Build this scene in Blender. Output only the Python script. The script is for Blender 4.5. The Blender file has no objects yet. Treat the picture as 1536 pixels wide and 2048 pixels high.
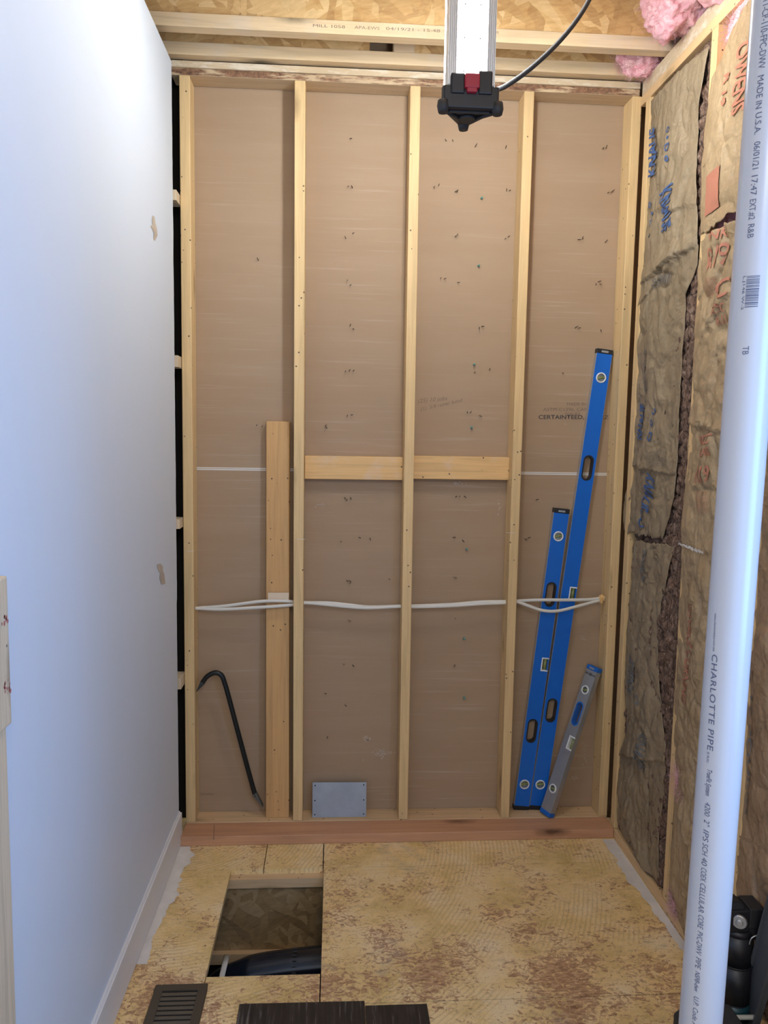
import bpy, bmesh, math, random
from mathutils import Vector, Matrix, noise
random.seed(7)
S = bpy.context.scene
COL = S.collection
PI = math.pi

# ---------------------------------------------------------------- camera
CAM = Vector((0.599, -3.0751, 1.6549))
ROT = Matrix(((0.99786, -0.01072, -0.06444), (-0.06301, 0.10231, -0.99276), (0.01723, 0.9947, 0.10141)))
F = 1536.64
cd = bpy.data.cameras.new('camera'); cam = bpy.data.objects.new('camera', cd); COL.objects.link(cam)
cam.matrix_world = Matrix.Translation(CAM) @ ROT.to_4x4()
cd.sensor_fit = 'VERTICAL'; cd.sensor_height = 36.0; cd.lens = 36.0 * F / 2048.0
cd.clip_start = 0.05
S.camera = cam

# ---------------------------------------------------------------- world, light, exposure
S.view_settings.view_transform = 'Standard'
S.view_settings.look = 'None'
S.view_settings.gamma = 1.0
S.view_settings.use_curve_mapping = False
S.view_settings.exposure = 0.0
w = bpy.data.worlds.new('world'); S.world = w; w.use_nodes = True
bg = w.node_tree.nodes['Background']
bg.inputs[0].default_value = (0.95, 0.97, 1.0, 1); bg.inputs[1].default_value = 1.05

def area(name, loc, look, sx, sy, power, col):
    ld = bpy.data.lights.new(name, 'AREA'); ld.shape = 'RECTANGLE'; ld.size = sx; ld.size_y = sy
    ld.energy = power; ld.color = col
    o = bpy.data.objects.new(name, ld); COL.objects.link(o)
    o.location = loc; o.rotation_euler = (Vector(look) - Vector(loc)).to_track_quat('-Z', 'Y').to_euler()
    return o
area('window_daylight', (2.1, -2.75, 1.62), (0.0, -1.9, 1.2), 1.0, 1.3, 46, (0.13, 0.42, 1.0))
area('added_fill_behind', (0.9, -3.8, 2.9), (0.95, -0.6, 0.3), 0.6, 0.6, 17, (1.0, 0.96, 0.90))  # added fill lamp without a fixture, lifts the floor and lower walls
LAMP_BACK = 70.0      # emission of the two light panels turned to the wall
LAMP_FRONT = 50.0

# ---------------------------------------------------------------- placement helpers: photograph pixel -> point on a real plane
def ray(x, y):
    return ROT @ Vector(((x - 768) / F, -(y - 1024) / F, -1.0))
def at(i, x, y, v):
    d = ray(x, y); return CAM + d * ((v - CAM[i]) / d[i])
def atX(x, y, v): return at(0, x, y, v)
def atY(x, y, v): return at(1, x, y, v)
def atZ(x, y, v): return at(2, x, y, v)

# ---------------------------------------------------------------- object helpers
def tag(o, label=None, cat=None, group=None, kind=None):
    if label: o['label'] = label
    if cat: o['category'] = cat
    if group: o['group'] = group
    if kind: o['kind'] = kind
    return o
def empty(name, loc, label, cat, group=None, rot=None):
    o = bpy.data.objects.new(name, None); COL.objects.link(o); o.empty_display_size = 0.05
    o.location = loc
    if rot is not None: o.rotation_euler = rot
    return tag(o, label, cat, group)
def mk(name, bm, mats, parent=None, smooth=False, origin=None, bevel=0, angle=None):
    me = bpy.data.meshes.new(name)
    bmesh.ops.recalc_face_normals(bm, faces=bm.faces)
    if origin is not None:
        bmesh.ops.translate(bm, verts=bm.verts, vec=-Vector(origin))
    bm.to_mesh(me); bm.free()
    for m in (mats if isinstance(mats, (list, tuple)) else [mats]): me.materials.append(m)
    o = bpy.data.objects.new(name, me); COL.objects.link(o)
    if origin is not None: o.location = origin
    if parent is not None: o.parent = parent
    if smooth:
        for p in me.polygons: p.use_smooth = True
    if bevel:
        b = o.modifiers.new('bevel', 'BEVEL'); b.width = bevel; b.segments = 2; b.limit_method = 'ANGLE'; b.angle_limit = math.radians(35)
    return o
def BM(): return bmesh.new()
def box(bm, x0, x1, y0, y1, z0, z1, mi=0):
    return hexa(bm, [(x0,y0,z0),(x1,y0,z0),(x1,y1,z0),(x0,y1,z0)], [(x0,y0,z1),(x1,y0,z1),(x1,y1,z1),(x0,y1,z1)], mi)
def hexa(bm, lo, hi, mi=0):
    a = [bm.verts.new(p) for p in lo]; b = [bm.verts.new(p) for p in hi]; n = len(a)
    fs = [bm.faces.new(a[::-1]), bm.faces.new(b)]
    for i in range(n): fs.append(bm.faces.new((a[i], a[(i+1)%n], b[(i+1)%n], b[i])))
    for f in fs: f.material_index = mi
    return fs
def tube(bm, pts, r, n=12, ry=None, caps=True, mi=0):
    pts = [Vector(p) for p in pts]; rings = []
    up = Vector((0, 0, 1))
    prevn = None
    for i, p in enumerate(pts):
        t = (pts[min(i+1, len(pts)-1)] - pts[max(i-1, 0)]).normalized()
        if prevn is None:
            nn = up.cross(t)
            if nn.length < 0.2: nn = Vector((1, 0, 0)).cross(t)
        else:
            nn = prevn - t * prevn.dot(t)
        nn.normalize(); prevn = nn; bb = t.cross(nn)
        rr = r[i] if isinstance(r, (list, tuple)) else r
        r2 = (ry if ry else rr)
        rings.append([bm.verts.new(p + nn * (math.cos(2*PI*k/n) * rr) + bb * (math.sin(2*PI*k/n) * r2)) for k in range(n)])
    for a, b in zip(rings, rings[1:]):
        for k in range(n):
            f = bm.faces.new((a[k], a[(k+1)%n], b[(k+1)%n], b[k])); f.material_index = mi; f.smooth = True
    if caps:
        bm.faces.new(rings[0][::-1]).material_index = mi; bm.faces.new(rings[-1]).material_index = mi
def catmull(P, k=8):
    P = [Vector(p) for p in P]; out = []
    Q = [P[0]*2 - P[1]] + P + [P[-1]*2 - P[-2]]
    for i in range(1, len(Q)-2):
        a, b, c, d = Q[i-1], Q[i], Q[i+1], Q[i+2]
        for s in range(k):
            t = s / k
            out.append(0.5*((2*b) + (c-a)*t + (2*a-5*b+4*c-d)*t*t + (3*b-a-3*c+d)*t*t*t))
    out.append(P[-1]); return out
def bar(bm, p, q, w, d):
    """beam from p to q with width w (X) and depth d (Y)."""
    p = Vector(p); q = Vector(q)
    hexa(bm, [p+Vector((-w/2,-d/2,0)), p+Vector((w/2,-d/2,0)), p+Vector((w/2,d/2,0)), p+Vector((-w/2,d/2,0))],
             [q+Vector((-w/2,-d/2,0)), q+Vector((w/2,-d/2,0)), q+Vector((w/2,d/2,0)), q+Vector((-w/2,d/2,0))])

# ---------------------------------------------------------------- materials
class N:
    def __init__(s, name):
        s.m = bpy.data.materials.new(name); s.m.use_nodes = True; s.t = s.m.node_tree
        s.b = s.t.nodes['Principled BSDF']; s.tc = None
    def n(s, ty, **kw):
        x = s.t.nodes.new(ty)
        for k, v in kw.items(): setattr(x, k, v)
        return x
    def l(s, a, b): s.t.links.new(a, b)
    def coord(s, rnd=True):
        tc = s.n('ShaderNodeTexCoord')
        if not rnd: return tc.outputs['Object']
        oi = s.n('ShaderNodeObjectInfo'); mul = s.n('ShaderNodeMath', operation='MULTIPLY'); mul.inputs[1].default_value = 13.0
        s.l(oi.outputs['Random'], mul.inputs[0])
        add = s.n('ShaderNodeVectorMath', operation='ADD'); s.l(tc.outputs['Object'], add.inputs[0]); s.l(mul.outputs[0], add.inputs[1])
        return add.outputs[0]
    def map(s, v, scale=(1,1,1), rot=(0,0,0), loc=(0,0,0)):
        m = s.n('ShaderNodeMapping'); m.inputs['Scale'].default_value = scale; m.inputs['Rotation'].default_value = rot; m.inputs['Location'].default_value = loc
        s.l(v, m.inputs['Vector']); return m.outputs[0]
    def noise(s, v, scale, detail=4, rough=0.5, dist=0.0, out='Fac'):
        x = s.n('ShaderNodeTexNoise'); x.inputs['Scale'].default_value = scale; x.inputs['Detail'].default_value = detail
        x.inputs['Roughness'].default_value = rough; x.inputs['Distortion'].default_value = dist
        s.l(v, x.inputs['Vector']); return x.outputs[out]
    def vor(s, v, scale, feature='F1', out='Distance', rnd=1.0):
        x = s.n('ShaderNodeTexVoronoi', feature=feature); x.inputs['Scale'].default_value = scale; x.inputs['Randomness'].default_value = rnd
        s.l(v, x.inputs['Vector']); return x.outputs[out]
    def ramp(s, v, stops, interp='LINEAR'):
        x = s.n('ShaderNodeValToRGB'); r = x.color_ramp; r.interpolation = interp
        while len(r.elements) < len(stops): r.elements.new(0.5)
        for e, (p, c) in zip(r.elements, stops):
            e.position = p; e.color = (c, c, c, 1) if isinstance(c, (int, float)) else (*c, 1)
        s.l(v, x.inputs[0]); return x.outputs[0]
    def mix(s, f, a, b, blend='MIX'):
        x = s.n('ShaderNodeMix', data_type='RGBA', blend_type=blend)
        for i, v in ((0, f), (6, a), (7, b)):
            if isinstance(v, bpy.types.NodeSocket): s.l(v, x.inputs[i])
            elif i == 0: x.inputs[0].default_value = v
            else: x.inputs[i].default_value = (*v, 1)
        return x.outputs[2]
    def math(s, op, a, b=0.0):
        x = s.n('ShaderNodeMath', operation=op)
        for i, v in ((0, a), (1, b)):
            if isinstance(v, bpy.types.NodeSocket): s.l(v, x.inputs[i])
            else: x.inputs[i].default_value = v
        return x.outputs[0]
    def done(s, col, rough=0.6, bump=None, bs=0.3, bd=0.002, metal=0.0, spec=None):
        if isinstance(col, bpy.types.NodeSocket): s.l(col, s.b.inputs['Base Color'])
        else: s.b.inputs['Base Color'].default_value = (*col, 1)
        if isinstance(rough, bpy.types.NodeSocket): s.l(rough, s.b.inputs['Roughness'])
        else: s.b.inputs['Roughness'].default_value = rough
        s.b.inputs['Metallic'].default_value = metal
        if spec is not None: s.b.inputs['Specular IOR Level'].default_value = spec
        if bump is not None:
            x = s.n('ShaderNodeBump'); x.inputs['Strength'].default_value = bs; x.inputs['Distance'].default_value = bd
            s.l(bump, x.inputs['Height']); s.l(x.outputs[0], s.b.inputs['Normal'])
        return s.m
def sc(axis, a, c):
    return {'x': (a, c, c), 'y': (c, a, c), 'z': (c, c, a)}[axis]
def wood(name, axis, base, dark, knots=0.05, holes=True, dirt=0.0):
    n = N(name); v = n.coord()
    v1 = n.map(v, sc(axis, 0.55, 9.0))
    warp = n.noise(v, 3.0, 2, out='Color')
    g = n.noise(v1, 3.0, 6, 0.6, 0.8)
    g2 = n.noise(n.map(v, sc(axis, 1.5, 60.0)), 3.0, 3, 0.6)
    col = n.ramp(g, [(0.30, tuple(c*0.80 for c in base)), (0.5, base), (0.72, tuple(min(1, c*1.08) for c in base))])
    col = n.mix(n.ramp(g2, [(0.45, 0.0), (0.75, 0.35)]), col, dark)
    kd = n.vor(n.map(v, sc(axis, 2.2, 7.0)), 1.0)
    kd2 = n.math('ADD', kd, n.math('MULTIPLY', n.noise(v, 40, 3), 0.06))
    k = n.ramp(kd2, [(knots + 0.03, 1.0), (knots + 0.07, 0.6), (knots + 0.17, 0.0)])
    col = n.mix(k, col, tuple(c*0.38 for c in dark))
    if holes:
        hd = n.vor(v, 26.0)
        h = n.ramp(hd, [(0.075, 0.9), (0.10, 0.0)])
        col = n.mix(h, col, (0.06, 0.035, 0.02))
    if dirt:
        d = n.ramp(n.noise(v, 7.0, 5, 0.65), [(0.52, 0.0), (0.66, dirt)])
        col = n.mix(d, col, (0.62, 0.58, 0.55))
    return n.done(col, 0.65, g2, 0.15, 0.001)
PINE = (0.71, 0.50, 0.245); PINED = (0.50, 0.30, 0.13)
M = {}
M['pine_z'] = wood('pine_upright', 'z', PINE, PINED, 0.03)
M['pine_x'] = wood('pine_sideways', 'x', (0.66, 0.46, 0.26), PINED, 0.05)
M['pine_y'] = wood('pine_lengthwise', 'y', (0.70, 0.47, 0.24), PINED, 0.03)
M['block'] = wood('blocking_pine', 'x', (0.74, 0.47, 0.20), (0.50, 0.25, 0.08), 0.08, dirt=0.25)
M['amber_z'] = wood('amber_pine', 'z', (0.60, 0.35, 0.14), (0.44, 0.21, 0.07), 0.06)
M['fir_x'] = wood('reddish_fir', 'x', (0.56, 0.30, 0.165), (0.38, 0.17, 0.08), 0.07, holes=False)
M['flange'] = wood('flange_lumber', 'x', (0.70, 0.52, 0.31), (0.45, 0.33, 0.19), 0.05, holes=False, dirt=0.2)
M['post'] = wood('old_post', 'z', (0.66, 0.53, 0.36), (0.40, 0.26, 0.15), 0.04)
def plate_mat():
    n = N('bark_edged_lumber'); v = n.coord(False)
    g = n.noise(n.map(v, (0.6, 10, 10)), 4.0, 5, 0.6)
    col = n.ramp(g, [(0.3, (0.50, 0.36, 0.22)), (0.7, (0.66, 0.50, 0.31))])
    bark = n.ramp(n.noise(n.map(v, (2.0, 1, 14)), 2.2, 6, 0.7), [(0.44, 0.0), (0.52, 1.0)])
    barkc = n.ramp(n.noise(v, 60, 4, 0.7), [(0.35, (0.10, 0.045, 0.025)), (0.65, (0.32, 0.17, 0.09))])
    geo = n.n('ShaderNodeNewGeometry'); sx = n.n('ShaderNodeSeparateXYZ'); n.l(geo.outputs['Normal'], sx.inputs[0])
    front = n.ramp(n.math('MULTIPLY', sx.outputs[1], -1.0), [(0.4, 0.0), (0.6, 1.0)])
    col = n.mix(n.math('MULTIPLY', bark, front), col, barkc)
    return n.done(col, 0.8, n.noise(v, 50, 4), 0.4, 0.003)
M['bark'] = plate_mat()
def gyp_mat():
    n = N('plaster_caked_lumber'); v = n.coord(False)
    m = n.ramp(n.noise(n.map(v, (3, 8, 14)), 2.5, 6, 0.7), [(0.50, 0.0), (0.60, 1.0)])
    col = n.mix(m, (0.58, 0.45, 0.29), (0.70, 0.60, 0.46))
    return n.done(col, 0.85, n.noise(v, 70, 4), 0.5, 0.004)
M['gyp'] = gyp_mat()
def osb(name, c0, c1, c2, big=1.0, plane='xz'):
    n = N(name); v = n.coord(False)
    wv = n.noise(v, 4.0, 2, out='Color')
    mixv = n.n('ShaderNodeVectorMath', operation='MULTIPLY_ADD'); n.l(wv, mixv.inputs[0]); mixv.inputs[1].default_value = (0.12,)*3; n.l(v, mixv.inputs[2])
    vv = mixv.outputs[0]
    if plane == 'xz': r = lambda a: (0, a, 0)
    else: r = lambda a: (0, 0, a)
    cols = []
    for a, s1, s2 in ((0.25, 5.5, 26), (1.35, 7, 32), (-0.75, 6, 28)):
        sc_ = (s1, s2, s2)
        q = n.map(n.map(vv, (1,1,1), r(a)), tuple(x*big for x in sc_))
        cols.append((n.vor(q, 1.0, out='Color'), n.noise(q, 3.0, 4, 0.6)))
    sep = []
    for c, nz in cols:
        sx = n.n('ShaderNodeSeparateColor'); n.l(c, sx.inputs[0]); sep.append((sx.outputs[0], sx.outputs[1], nz))
    f = sep[0][0]
    f = n.mix(n.ramp(sep[1][1], [(0.5, 0.0), (0.52, 1.0)]), sep[0][0], sep[1][0])
    f = n.mix(n.ramp(sep[2][1], [(0.62, 0.0), (0.64, 1.0)]), f, sep[2][0])
    col = n.ramp(f, [(0.0, c0), (0.5, c1), (1.0, c2)])
    col = n.mix(0.35, col, n.ramp(sep[0][2], [(0.3, c0), (0.7, c2)]))
    return n.done(col, 0.6, f, 0.3, 0.002)
M['osb'] = osb('strand_board', (0.40, 0.21, 0.07), (0.64, 0.38, 0.14), (0.82, 0.60, 0.30))
M['osb_dim'] = osb('strand_board_brown', (0.20, 0.12, 0.05), (0.36, 0.22, 0.09), (0.52, 0.36, 0.18))
def floor_mat():
    n = N('glue_smeared_subfloor'); v = n.coord(False)
    # trowel ridges whose direction changes from cell to cell
    cells = n.vor(n.map(v, (3.2, 3.2, 1), loc=(0.3, 0.2, 0)), 1.0, out='Color')
    sx = n.n('ShaderNodeSeparateColor'); n.l(cells, sx.inputs[0])
    rot = n.n('ShaderNodeVectorRotate', rotation_type='Z_AXIS'); n.l(v, rot.inputs['Vector']); n.l(n.math('MULTIPLY', sx.outputs[0], 3.1), rot.inputs['Angle'])
    wv = n.n('ShaderNodeTexWave', wave_type='RINGS', rings_direction='Z'); wv.inputs['Scale'].default_value = 20; wv.inputs['Distortion'].default_value = 2.2
    wv.inputs['Detail'].default_value = 2; wv.inputs['Detail Scale'].default_value = 1.2
    n.l(rot.outputs[0], wv.inputs['Vector'])
    rmask = n.ramp(n.noise(v, 2.6, 3, 0.5), [(0.42, 0.0), (0.58, 1.0)])
    ridge = n.math('MULTIPLY', wv.outputs['Fac'], rmask)
    glue = n.ramp(n.noise(v, 5.0, 6, 0.65), [(0.3, (0.64, 0.46, 0.16)), (0.5, (0.86, 0.63, 0.29)), (0.68, (0.90, 0.72, 0.43))])
    glue = n.mix(n.ramp(ridge, [(0.5, 0.0), (0.95, 0.32)]), glue, (0.46, 0.31, 0.13))
    # strand texture of the board showing through
    q1 = n.noise(n.map(v, (14, 46, 1), (0, 0, 0.5)), 1.0, 5, 0.7, 1.0); q2 = n.noise(n.map(v, (12, 50, 1), (0, 0, -0.9)), 1.0, 5, 0.7, 1.0)
    glue = n.mix(n.ramp(q1, [(0.54, 0.0), (0.66, 0.42)]), glue, (0.50, 0.33, 0.16))
    glue = n.mix(n.ramp(q2, [(0.58, 0.0), (0.66, 0.30)]), glue, (0.90, 0.80, 0.60))
    m1 = n.noise(v, 4.2, 3, 0.5); m2 = n.noise(n.map(v, (1, 1.4, 1), (0, 0, 0.5)), 32.0, 7, 0.75, 1.4)
    sep = n.n('ShaderNodeSeparateXYZ'); n.l(v, sep.inputs[0])
    near = n.ramp(n.math('MULTIPLY', sep.outputs[1], -1.0), [(0.25, 0.0), (1.05, 0.09)])
    thr = n.math('ADD', n.math('MULTIPLY', m1, 0.55), n.math('ADD', m2, near))
    worn = n.ramp(thr, [(0.865, 0.0), (0.90, 0.9)])
    chip = n.ramp(n.noise(n.map(v, (1, 3.2, 1), (0, 0, 0.8)), 40, 5, 0.75, 0.8), [(0.32, (0.16, 0.065, 0.03)), (0.5, (0.46, 0.24, 0.12)), (0.62, (0.72, 0.48, 0.28)), (0.8, (0.50, 0.28, 0.14))])
    col = n.mix(worn, glue, chip)
    sp1 = n.ramp(n.noise(n.map(v, (1, 2.6, 1), (0, 0, -0.6)), 60, 5, 0.8, 2.0), [(0.61, 0.0), (0.64, 0.9)])
    sp2 = n.ramp(n.noise(n.map(v, (2.6, 1, 1), (0, 0, 0.4), (3, 1, 0)), 48, 5, 0.8, 2.0), [(0.62, 0.0), (0.65, 0.9)])
    col = n.mix(sp1, col, (0.22, 0.11, 0.05)); col = n.mix(sp2, col, (0.34, 0.18, 0.09))
    grey = n.ramp(n.noise(v, 3.1, 4, 0.6, 0.6), [(0.60, 0.0), (0.68, 0.55)])
    col = n.mix(n.math('MULTIPLY', grey, n.ramp(q1, [(0.45, 0.2), (0.6, 1.0)])), col, (0.30, 0.28, 0.24))
    return n.done(col, 0.55, n.math('ADD', n.math('MULTIPLY', ridge, 0.5), m2), 0.5, 0.002)
M['floor'] = floor_mat()
def paper_mat():
    n = N('brown_drywall_paper'); v = n.coord(False)
    c = n.ramp(n.noise(n.map(v, (0.8, 1, 6)), 2.2, 5, 0.6), [(0.3, (0.36, 0.245, 0.150)), (0.7, (0.385, 0.270, 0.172))])
    st = n.ramp(n.noise(n.map(v, (1.6, 1, 75)), 1.4, 4, 0.55), [(0.58, 0.0), (0.72, 0.27)])
    sm = n.ramp(n.noise(v, 1.7, 2), [(0.40, 0.2), (0.6, 1.0)])
    c = n.mix(n.math('MULTIPLY', st, sm), c, (0.62, 0.54, 0.46))
    scf = n.ramp(n.noise(v, 9.0, 6, 0.75, 0.5), [(0.70, 0.0), (0.78, 0.4)])
    c = n.mix(scf, c, (0.52, 0.45, 0.38))
    return n.done(c, 0.85, n.noise(v, 180, 2), 0.12, 0.0006)
M['paper'] = paper_mat()
def kraft_mat(name, a, b):
    n = N(name); v = n.coord(False)
    c = n.ramp(n.noise(v, 6.0, 6, 0.65), [(0.3, a), (0.7, b)])
    c = n.mix(n.ramp(n.noise(v, 90, 3, 0.7), [(0.35, 0.25), (0.6, 0.0)]), c, tuple(x*0.62 for x in a))
    a1 = n.math('ABSOLUTE', n.math('SUBTRACT', n.noise(n.map(v, (1, 1.6, 1), (0.5, 0, 0)), 7, 3, 0.5, 0.5), 0.5))
    a2 = n.math('ABSOLUTE', n.math('SUBTRACT', n.noise(n.map(v, (1, 1, 1.5), (-0.7, 0, 0)), 15, 3, 0.5, 0.3), 0.5))
    h = n.math('ADD', n.math('MULTIPLY', n.ramp(a1, [(0.0, 1.0), (0.22, 0.0)]), 1.0), n.math('ADD', n.math('MULTIPLY', n.ramp(a2, [(0.0, 1.0), (0.2, 0.0)]), 0.5), n.math('MULTIPLY', n.noise(v, 60, 4, 0.6), 0.25)))
    return n.done(c, 0.58, h, 0.6, 0.008)
M['kraft_grey'] = kraft_mat('greyish_kraft_paper', (0.235, 0.175, 0.105), (0.345, 0.265, 0.165))
M['kraft_tan'] = kraft_mat('tan_kraft_paper', (0.34, 0.235, 0.125), (0.47, 0.345, 0.20))
M['kraft_brown'] = kraft_mat('brown_kraft_paper', (0.27, 0.17, 0.09), (0.38, 0.25, 0.145))
def wool(name, a, b, d):
    n = N(name); v = n.coord()
    f = n.noise(n.map(v, (1, 1, 0.45)), 45, 7, 0.75, 2.5)
    c = n.ramp(f, [(0.35, d), (0.5, a), (0.68, b)])
    return n.done(c, 0.95, f, 0.8, 0.01)
M['wool_brown'] = wool('brown_mineral_wool', (0.20, 0.115, 0.075), (0.47, 0.34, 0.26), (0.05, 0.025, 0.018))
def pink_mat():
    n = N('pink_fibreglass'); v = n.coord()
    f = n.noise(v, 22, 7, 0.7, 1.5)
    c = n.ramp(f, [(0.3, (0.72, 0.30, 0.34)), (0.5, (0.80, 0.43, 0.46)), (0.7, (0.90, 0.64, 0.63))])
    n.b.inputs['Subsurface Weight'].default_value = 0.25; n.b.inputs['Subsurface Radius'].default_value = (0.03, 0.015, 0.015)
    return n.done(c, 0.95, f, 0.7, 0.008)
M['pink'] = pink_mat()
def simple(name, col, rough=0.5, metal=0.0, bumpscale=None, bs=0.1, var=0.0):
    n = N(name); v = n.coord()
    c = col
    if var: c = n.ramp(n.noise(v, 9, 5, 0.6), [(0.3, tuple(x*(1-var) for x in col)), (0.7, tuple(min(1, x*(1+var)) for x in col))])
    return n.done(c, rough, n.noise(v, bumpscale, 3) if bumpscale else None, bs, 0.001, metal)
M['paint'] = simple('pale_cool_wall_paint', (0.67, 0.74, 0.82), 0.42, 0, 120, 0.05)
M['trimpaint'] = simple('baseboard_paint', (0.74, 0.73, 0.71), 0.4, 0, 60, 0.05)
M['gypcore'] = simple('gypsum_core', (0.62, 0.60, 0.57), 0.9, 0, 90, 0.4)
M['tornpaper'] = simple('torn_wall_paper', (0.50, 0.42, 0.33), 0.9, 0, 80, 0.4, 0.15)
M['compound'] = simple('dried_compound', (0.70, 0.67, 0.63), 0.8, 0, 60, 0.5, 0.12)
M['blue'] = simple('blue_anodised', (0.006, 0.145, 0.62), 0.36, 0.15)
M['bluep'] = simple('blue_plastic', (0.01, 0.13, 0.50), 0.45)
M['alu'] = simple('milled_aluminium', (0.56, 0.57, 0.58), 0.38, 0.75, 40, 0.05)
M['alu_bright'] = simple('bright_extrusion', (0.80, 0.82, 0.84), 0.32, 0.5)
M['alu_soft'] = simple('dull_aluminium', (0.42, 0.43, 0.44), 0.45, 0.6, 30, 0.08, 0.1)
M['black'] = simple('black_plastic', (0.012, 0.012, 0.015), 0.42, 0, 60, 0.1)
M['blackr'] = simple('black_rubber', (0.018, 0.018, 0.02), 0.6)
M['iron'] = simple('painted_iron', (0.016, 0.019, 0.020), 0.38, 0.4, 50, 0.2)
M['ironedge'] = simple('worn_iron', (0.16, 0.17, 0.16), 0.45, 0.6, 60, 0.3)
M['red'] = simple('red_plastic', (0.32, 0.015, 0.03), 0.45)
M['whitep'] = simple('white_plastic', (0.78, 0.79, 0.78), 0.35)
M['cable'] = simple('white_cable_jacket', (0.70, 0.67, 0.60), 0.5)
M['foam'] = simple('orange_foam', (0.75, 0.47, 0.18), 0.9, 0, 70, 0.6, 0.15)
M['pvc'] = simple('white_pvc', (0.52, 0.51, 0.52), 0.24, 0, 15, 0.02)
M['abs'] = simple('black_abs', (0.008, 0.012, 0.022), 0.16)
M['steel'] = simple('galvanised_steel', (0.30, 0.33, 0.38), 0.45, 0.55, 22, 0.15, 0.12)
M['nail'] = simple('nail_steel', (0.10, 0.075, 0.06), 0.5, 0.4)
M['teal'] = simple('teal_coating', (0.12, 0.34, 0.31), 0.5)
M['ink'] = simple('black_ink', (0.05, 0.045, 0.045), 0.7)
M['inkfaint'] = simple('faint_ink', (0.20, 0.14, 0.10), 0.8)
M['pipeink'] = simple('grey_print', (0.12, 0.13, 0.20), 0.5)
M['blueink'] = simple('blue_print', (0.05, 0.10, 0.24), 0.7)
M['greyink'] = simple('grey_blue_print', (0.14, 0.14, 0.14), 0.7)
M['redink'] = simple('red_print', (0.47, 0.19, 0.12), 0.75)
M['tornwood'] = simple('planed_patch', (0.72, 0.58, 0.42), 0.7)
M['scuff'] = simple('dust_scuff', (0.50, 0.43, 0.36), 0.9)
M['vent'] = simple('brown_metal', (0.105, 0.082, 0.055), 0.42, 0.35)
M['dark'] = simple('cavity_shade_black', (0.01, 0.009, 0.008), 0.9)  # black that stands in for the shade inside gaps and openings
M['greypl'] = simple('dark_grey_plastic', (0.075, 0.080, 0.088), 0.55, 0, 30, 0.15, 0.1)
M['rim'] = simple('cream_rim', (0.50, 0.48, 0.42), 0.6)
M['flake'] = simple('white_paint_flake', (0.72, 0.70, 0.66), 0.7)
def plank_mat():
    n = N('dark_wood_grain_vinyl'); v = n.coord()
    g = n.noise(n.map(v, (55, 3.0, 1)), 2.0, 5, 0.6, 0.3)
    c = n.ramp(g, [(0.42, (0.020, 0.015, 0.012)), (0.58, (0.035, 0.027, 0.022)), (0.66, (0.13, 0.115, 0.10))])
    return n.done(c, 0.5, g, 0.2, 0.001)
M['plank'] = plank_mat()
def emis(name, col, st):
    n = N(name); n.b.inputs['Emission Color'].default_value = (*col, 1); n.b.inputs['Emission Strength'].default_value = st
    return n.done((0.9, 0.9, 0.9), 0.4)
LC = (0.93, 0.98, 1.0)
M['led_front'] = emis('lit_diffuser', (0.90, 0.96, 1.0), LAMP_FRONT)
M['led_back'] = emis('lit_diffuser_rear', LC, LAMP_BACK)
def vialm():
    n = N('vial_liquid'); n.b.inputs['Transmission Weight'].default_value = 0.3
    return n.done((0.38, 0.42, 0.16), 0.15)
M['vial'] = vialm()

# ---------------------------------------------------------------- lettering as thin raised print, mapped onto its real surface
def text_bm(s, shear=0.0, bold=0.0, spacing=1.0):
    cu = bpy.data.curves.new('t', 'FONT'); cu.body = s; cu.size = 1.0; cu.shear = shear; cu.offset = bold
    cu.space_character = spacing; cu.resolution_u = 3
    o = bpy.data.objects.new('t', cu); COL.objects.link(o)
    dg = bpy.context.evaluated_depsgraph_get(); dg.update()
    me = bpy.data.meshes.new_from_object(o.evaluated_get(dg))
    bpy.data.objects.remove(o); bpy.data.curves.remove(cu)
    bm = BM(); bm.from_mesh(me); bpy.data.meshes.remove(me)
    xs = [v.co.x for v in bm.verts]; ys = [v.co.y for v in bm.verts]
    x0, x1, y0, y1 = min(xs), max(xs), 0.0, 0.72
    for v in bm.verts: v.co = Vector(((v.co.x - x0)/(x1 - x0), (v.co.y - y0)/(y1 - y0), 0))
    return bm
def put_text(name, s, mat, parent, fn, length, height, sub=None, **kw):
    """fn(u in 0..length, v in 0..height) -> world point."""
    bm = text_bm(s, **kw)
    for v in bm.verts: v.co = Vector((v.co.x*length, v.co.y*height, 0))
    if sub:
        bmesh.ops.triangulate(bm, faces=bm.faces)
        for _ in range(3):
            long = [e for e in bm.edges if e.calc_length() > sub]
            if not long: break
            bmesh.ops.subdivide_edges(bm, edges=long, cuts=1); bmesh.ops.triangulate(bm, faces=bm.faces)
    for v in bm.verts: v.co = fn(v.co.x, v.co.y)
    me = bpy.data.meshes.new(name); bm.to_mesh(me); bm.free(); me.materials.append(mat)
    o = bpy.data.objects.new(name, me); COL.objects.link(o)
    if parent is not None:
        o.parent = parent
        o.matrix_parent_inverse = parent.matrix_world.inverted() if parent.matrix_world != Matrix() else Matrix.Translation(-parent.location)
    return o
def child(o, parent):
    """keep the world place of a mesh that was written in world coordinates"""
    o.parent = parent
    o.matrix_parent_inverse = (Matrix.Translation(parent.location) @ parent.rotation_euler.to_matrix().to_4x4()).inverted()
    return o
def wthing(name, label, cat, base, group=None):
    return empty(name, base, label, cat, group)
def wpart(name, bm, mats, parent, **kw):
    return child(mk(name, bm, mats, None, **kw), parent)

# ================================================================ THE SETTING
XR = 1.772      # inner plane of the right-hand wall framing
D = 0.0952      # front of the drywall seen between the studs
H = 2.980       # top of the studs
Z0 = 0.040      # top of the bottom plate
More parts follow.
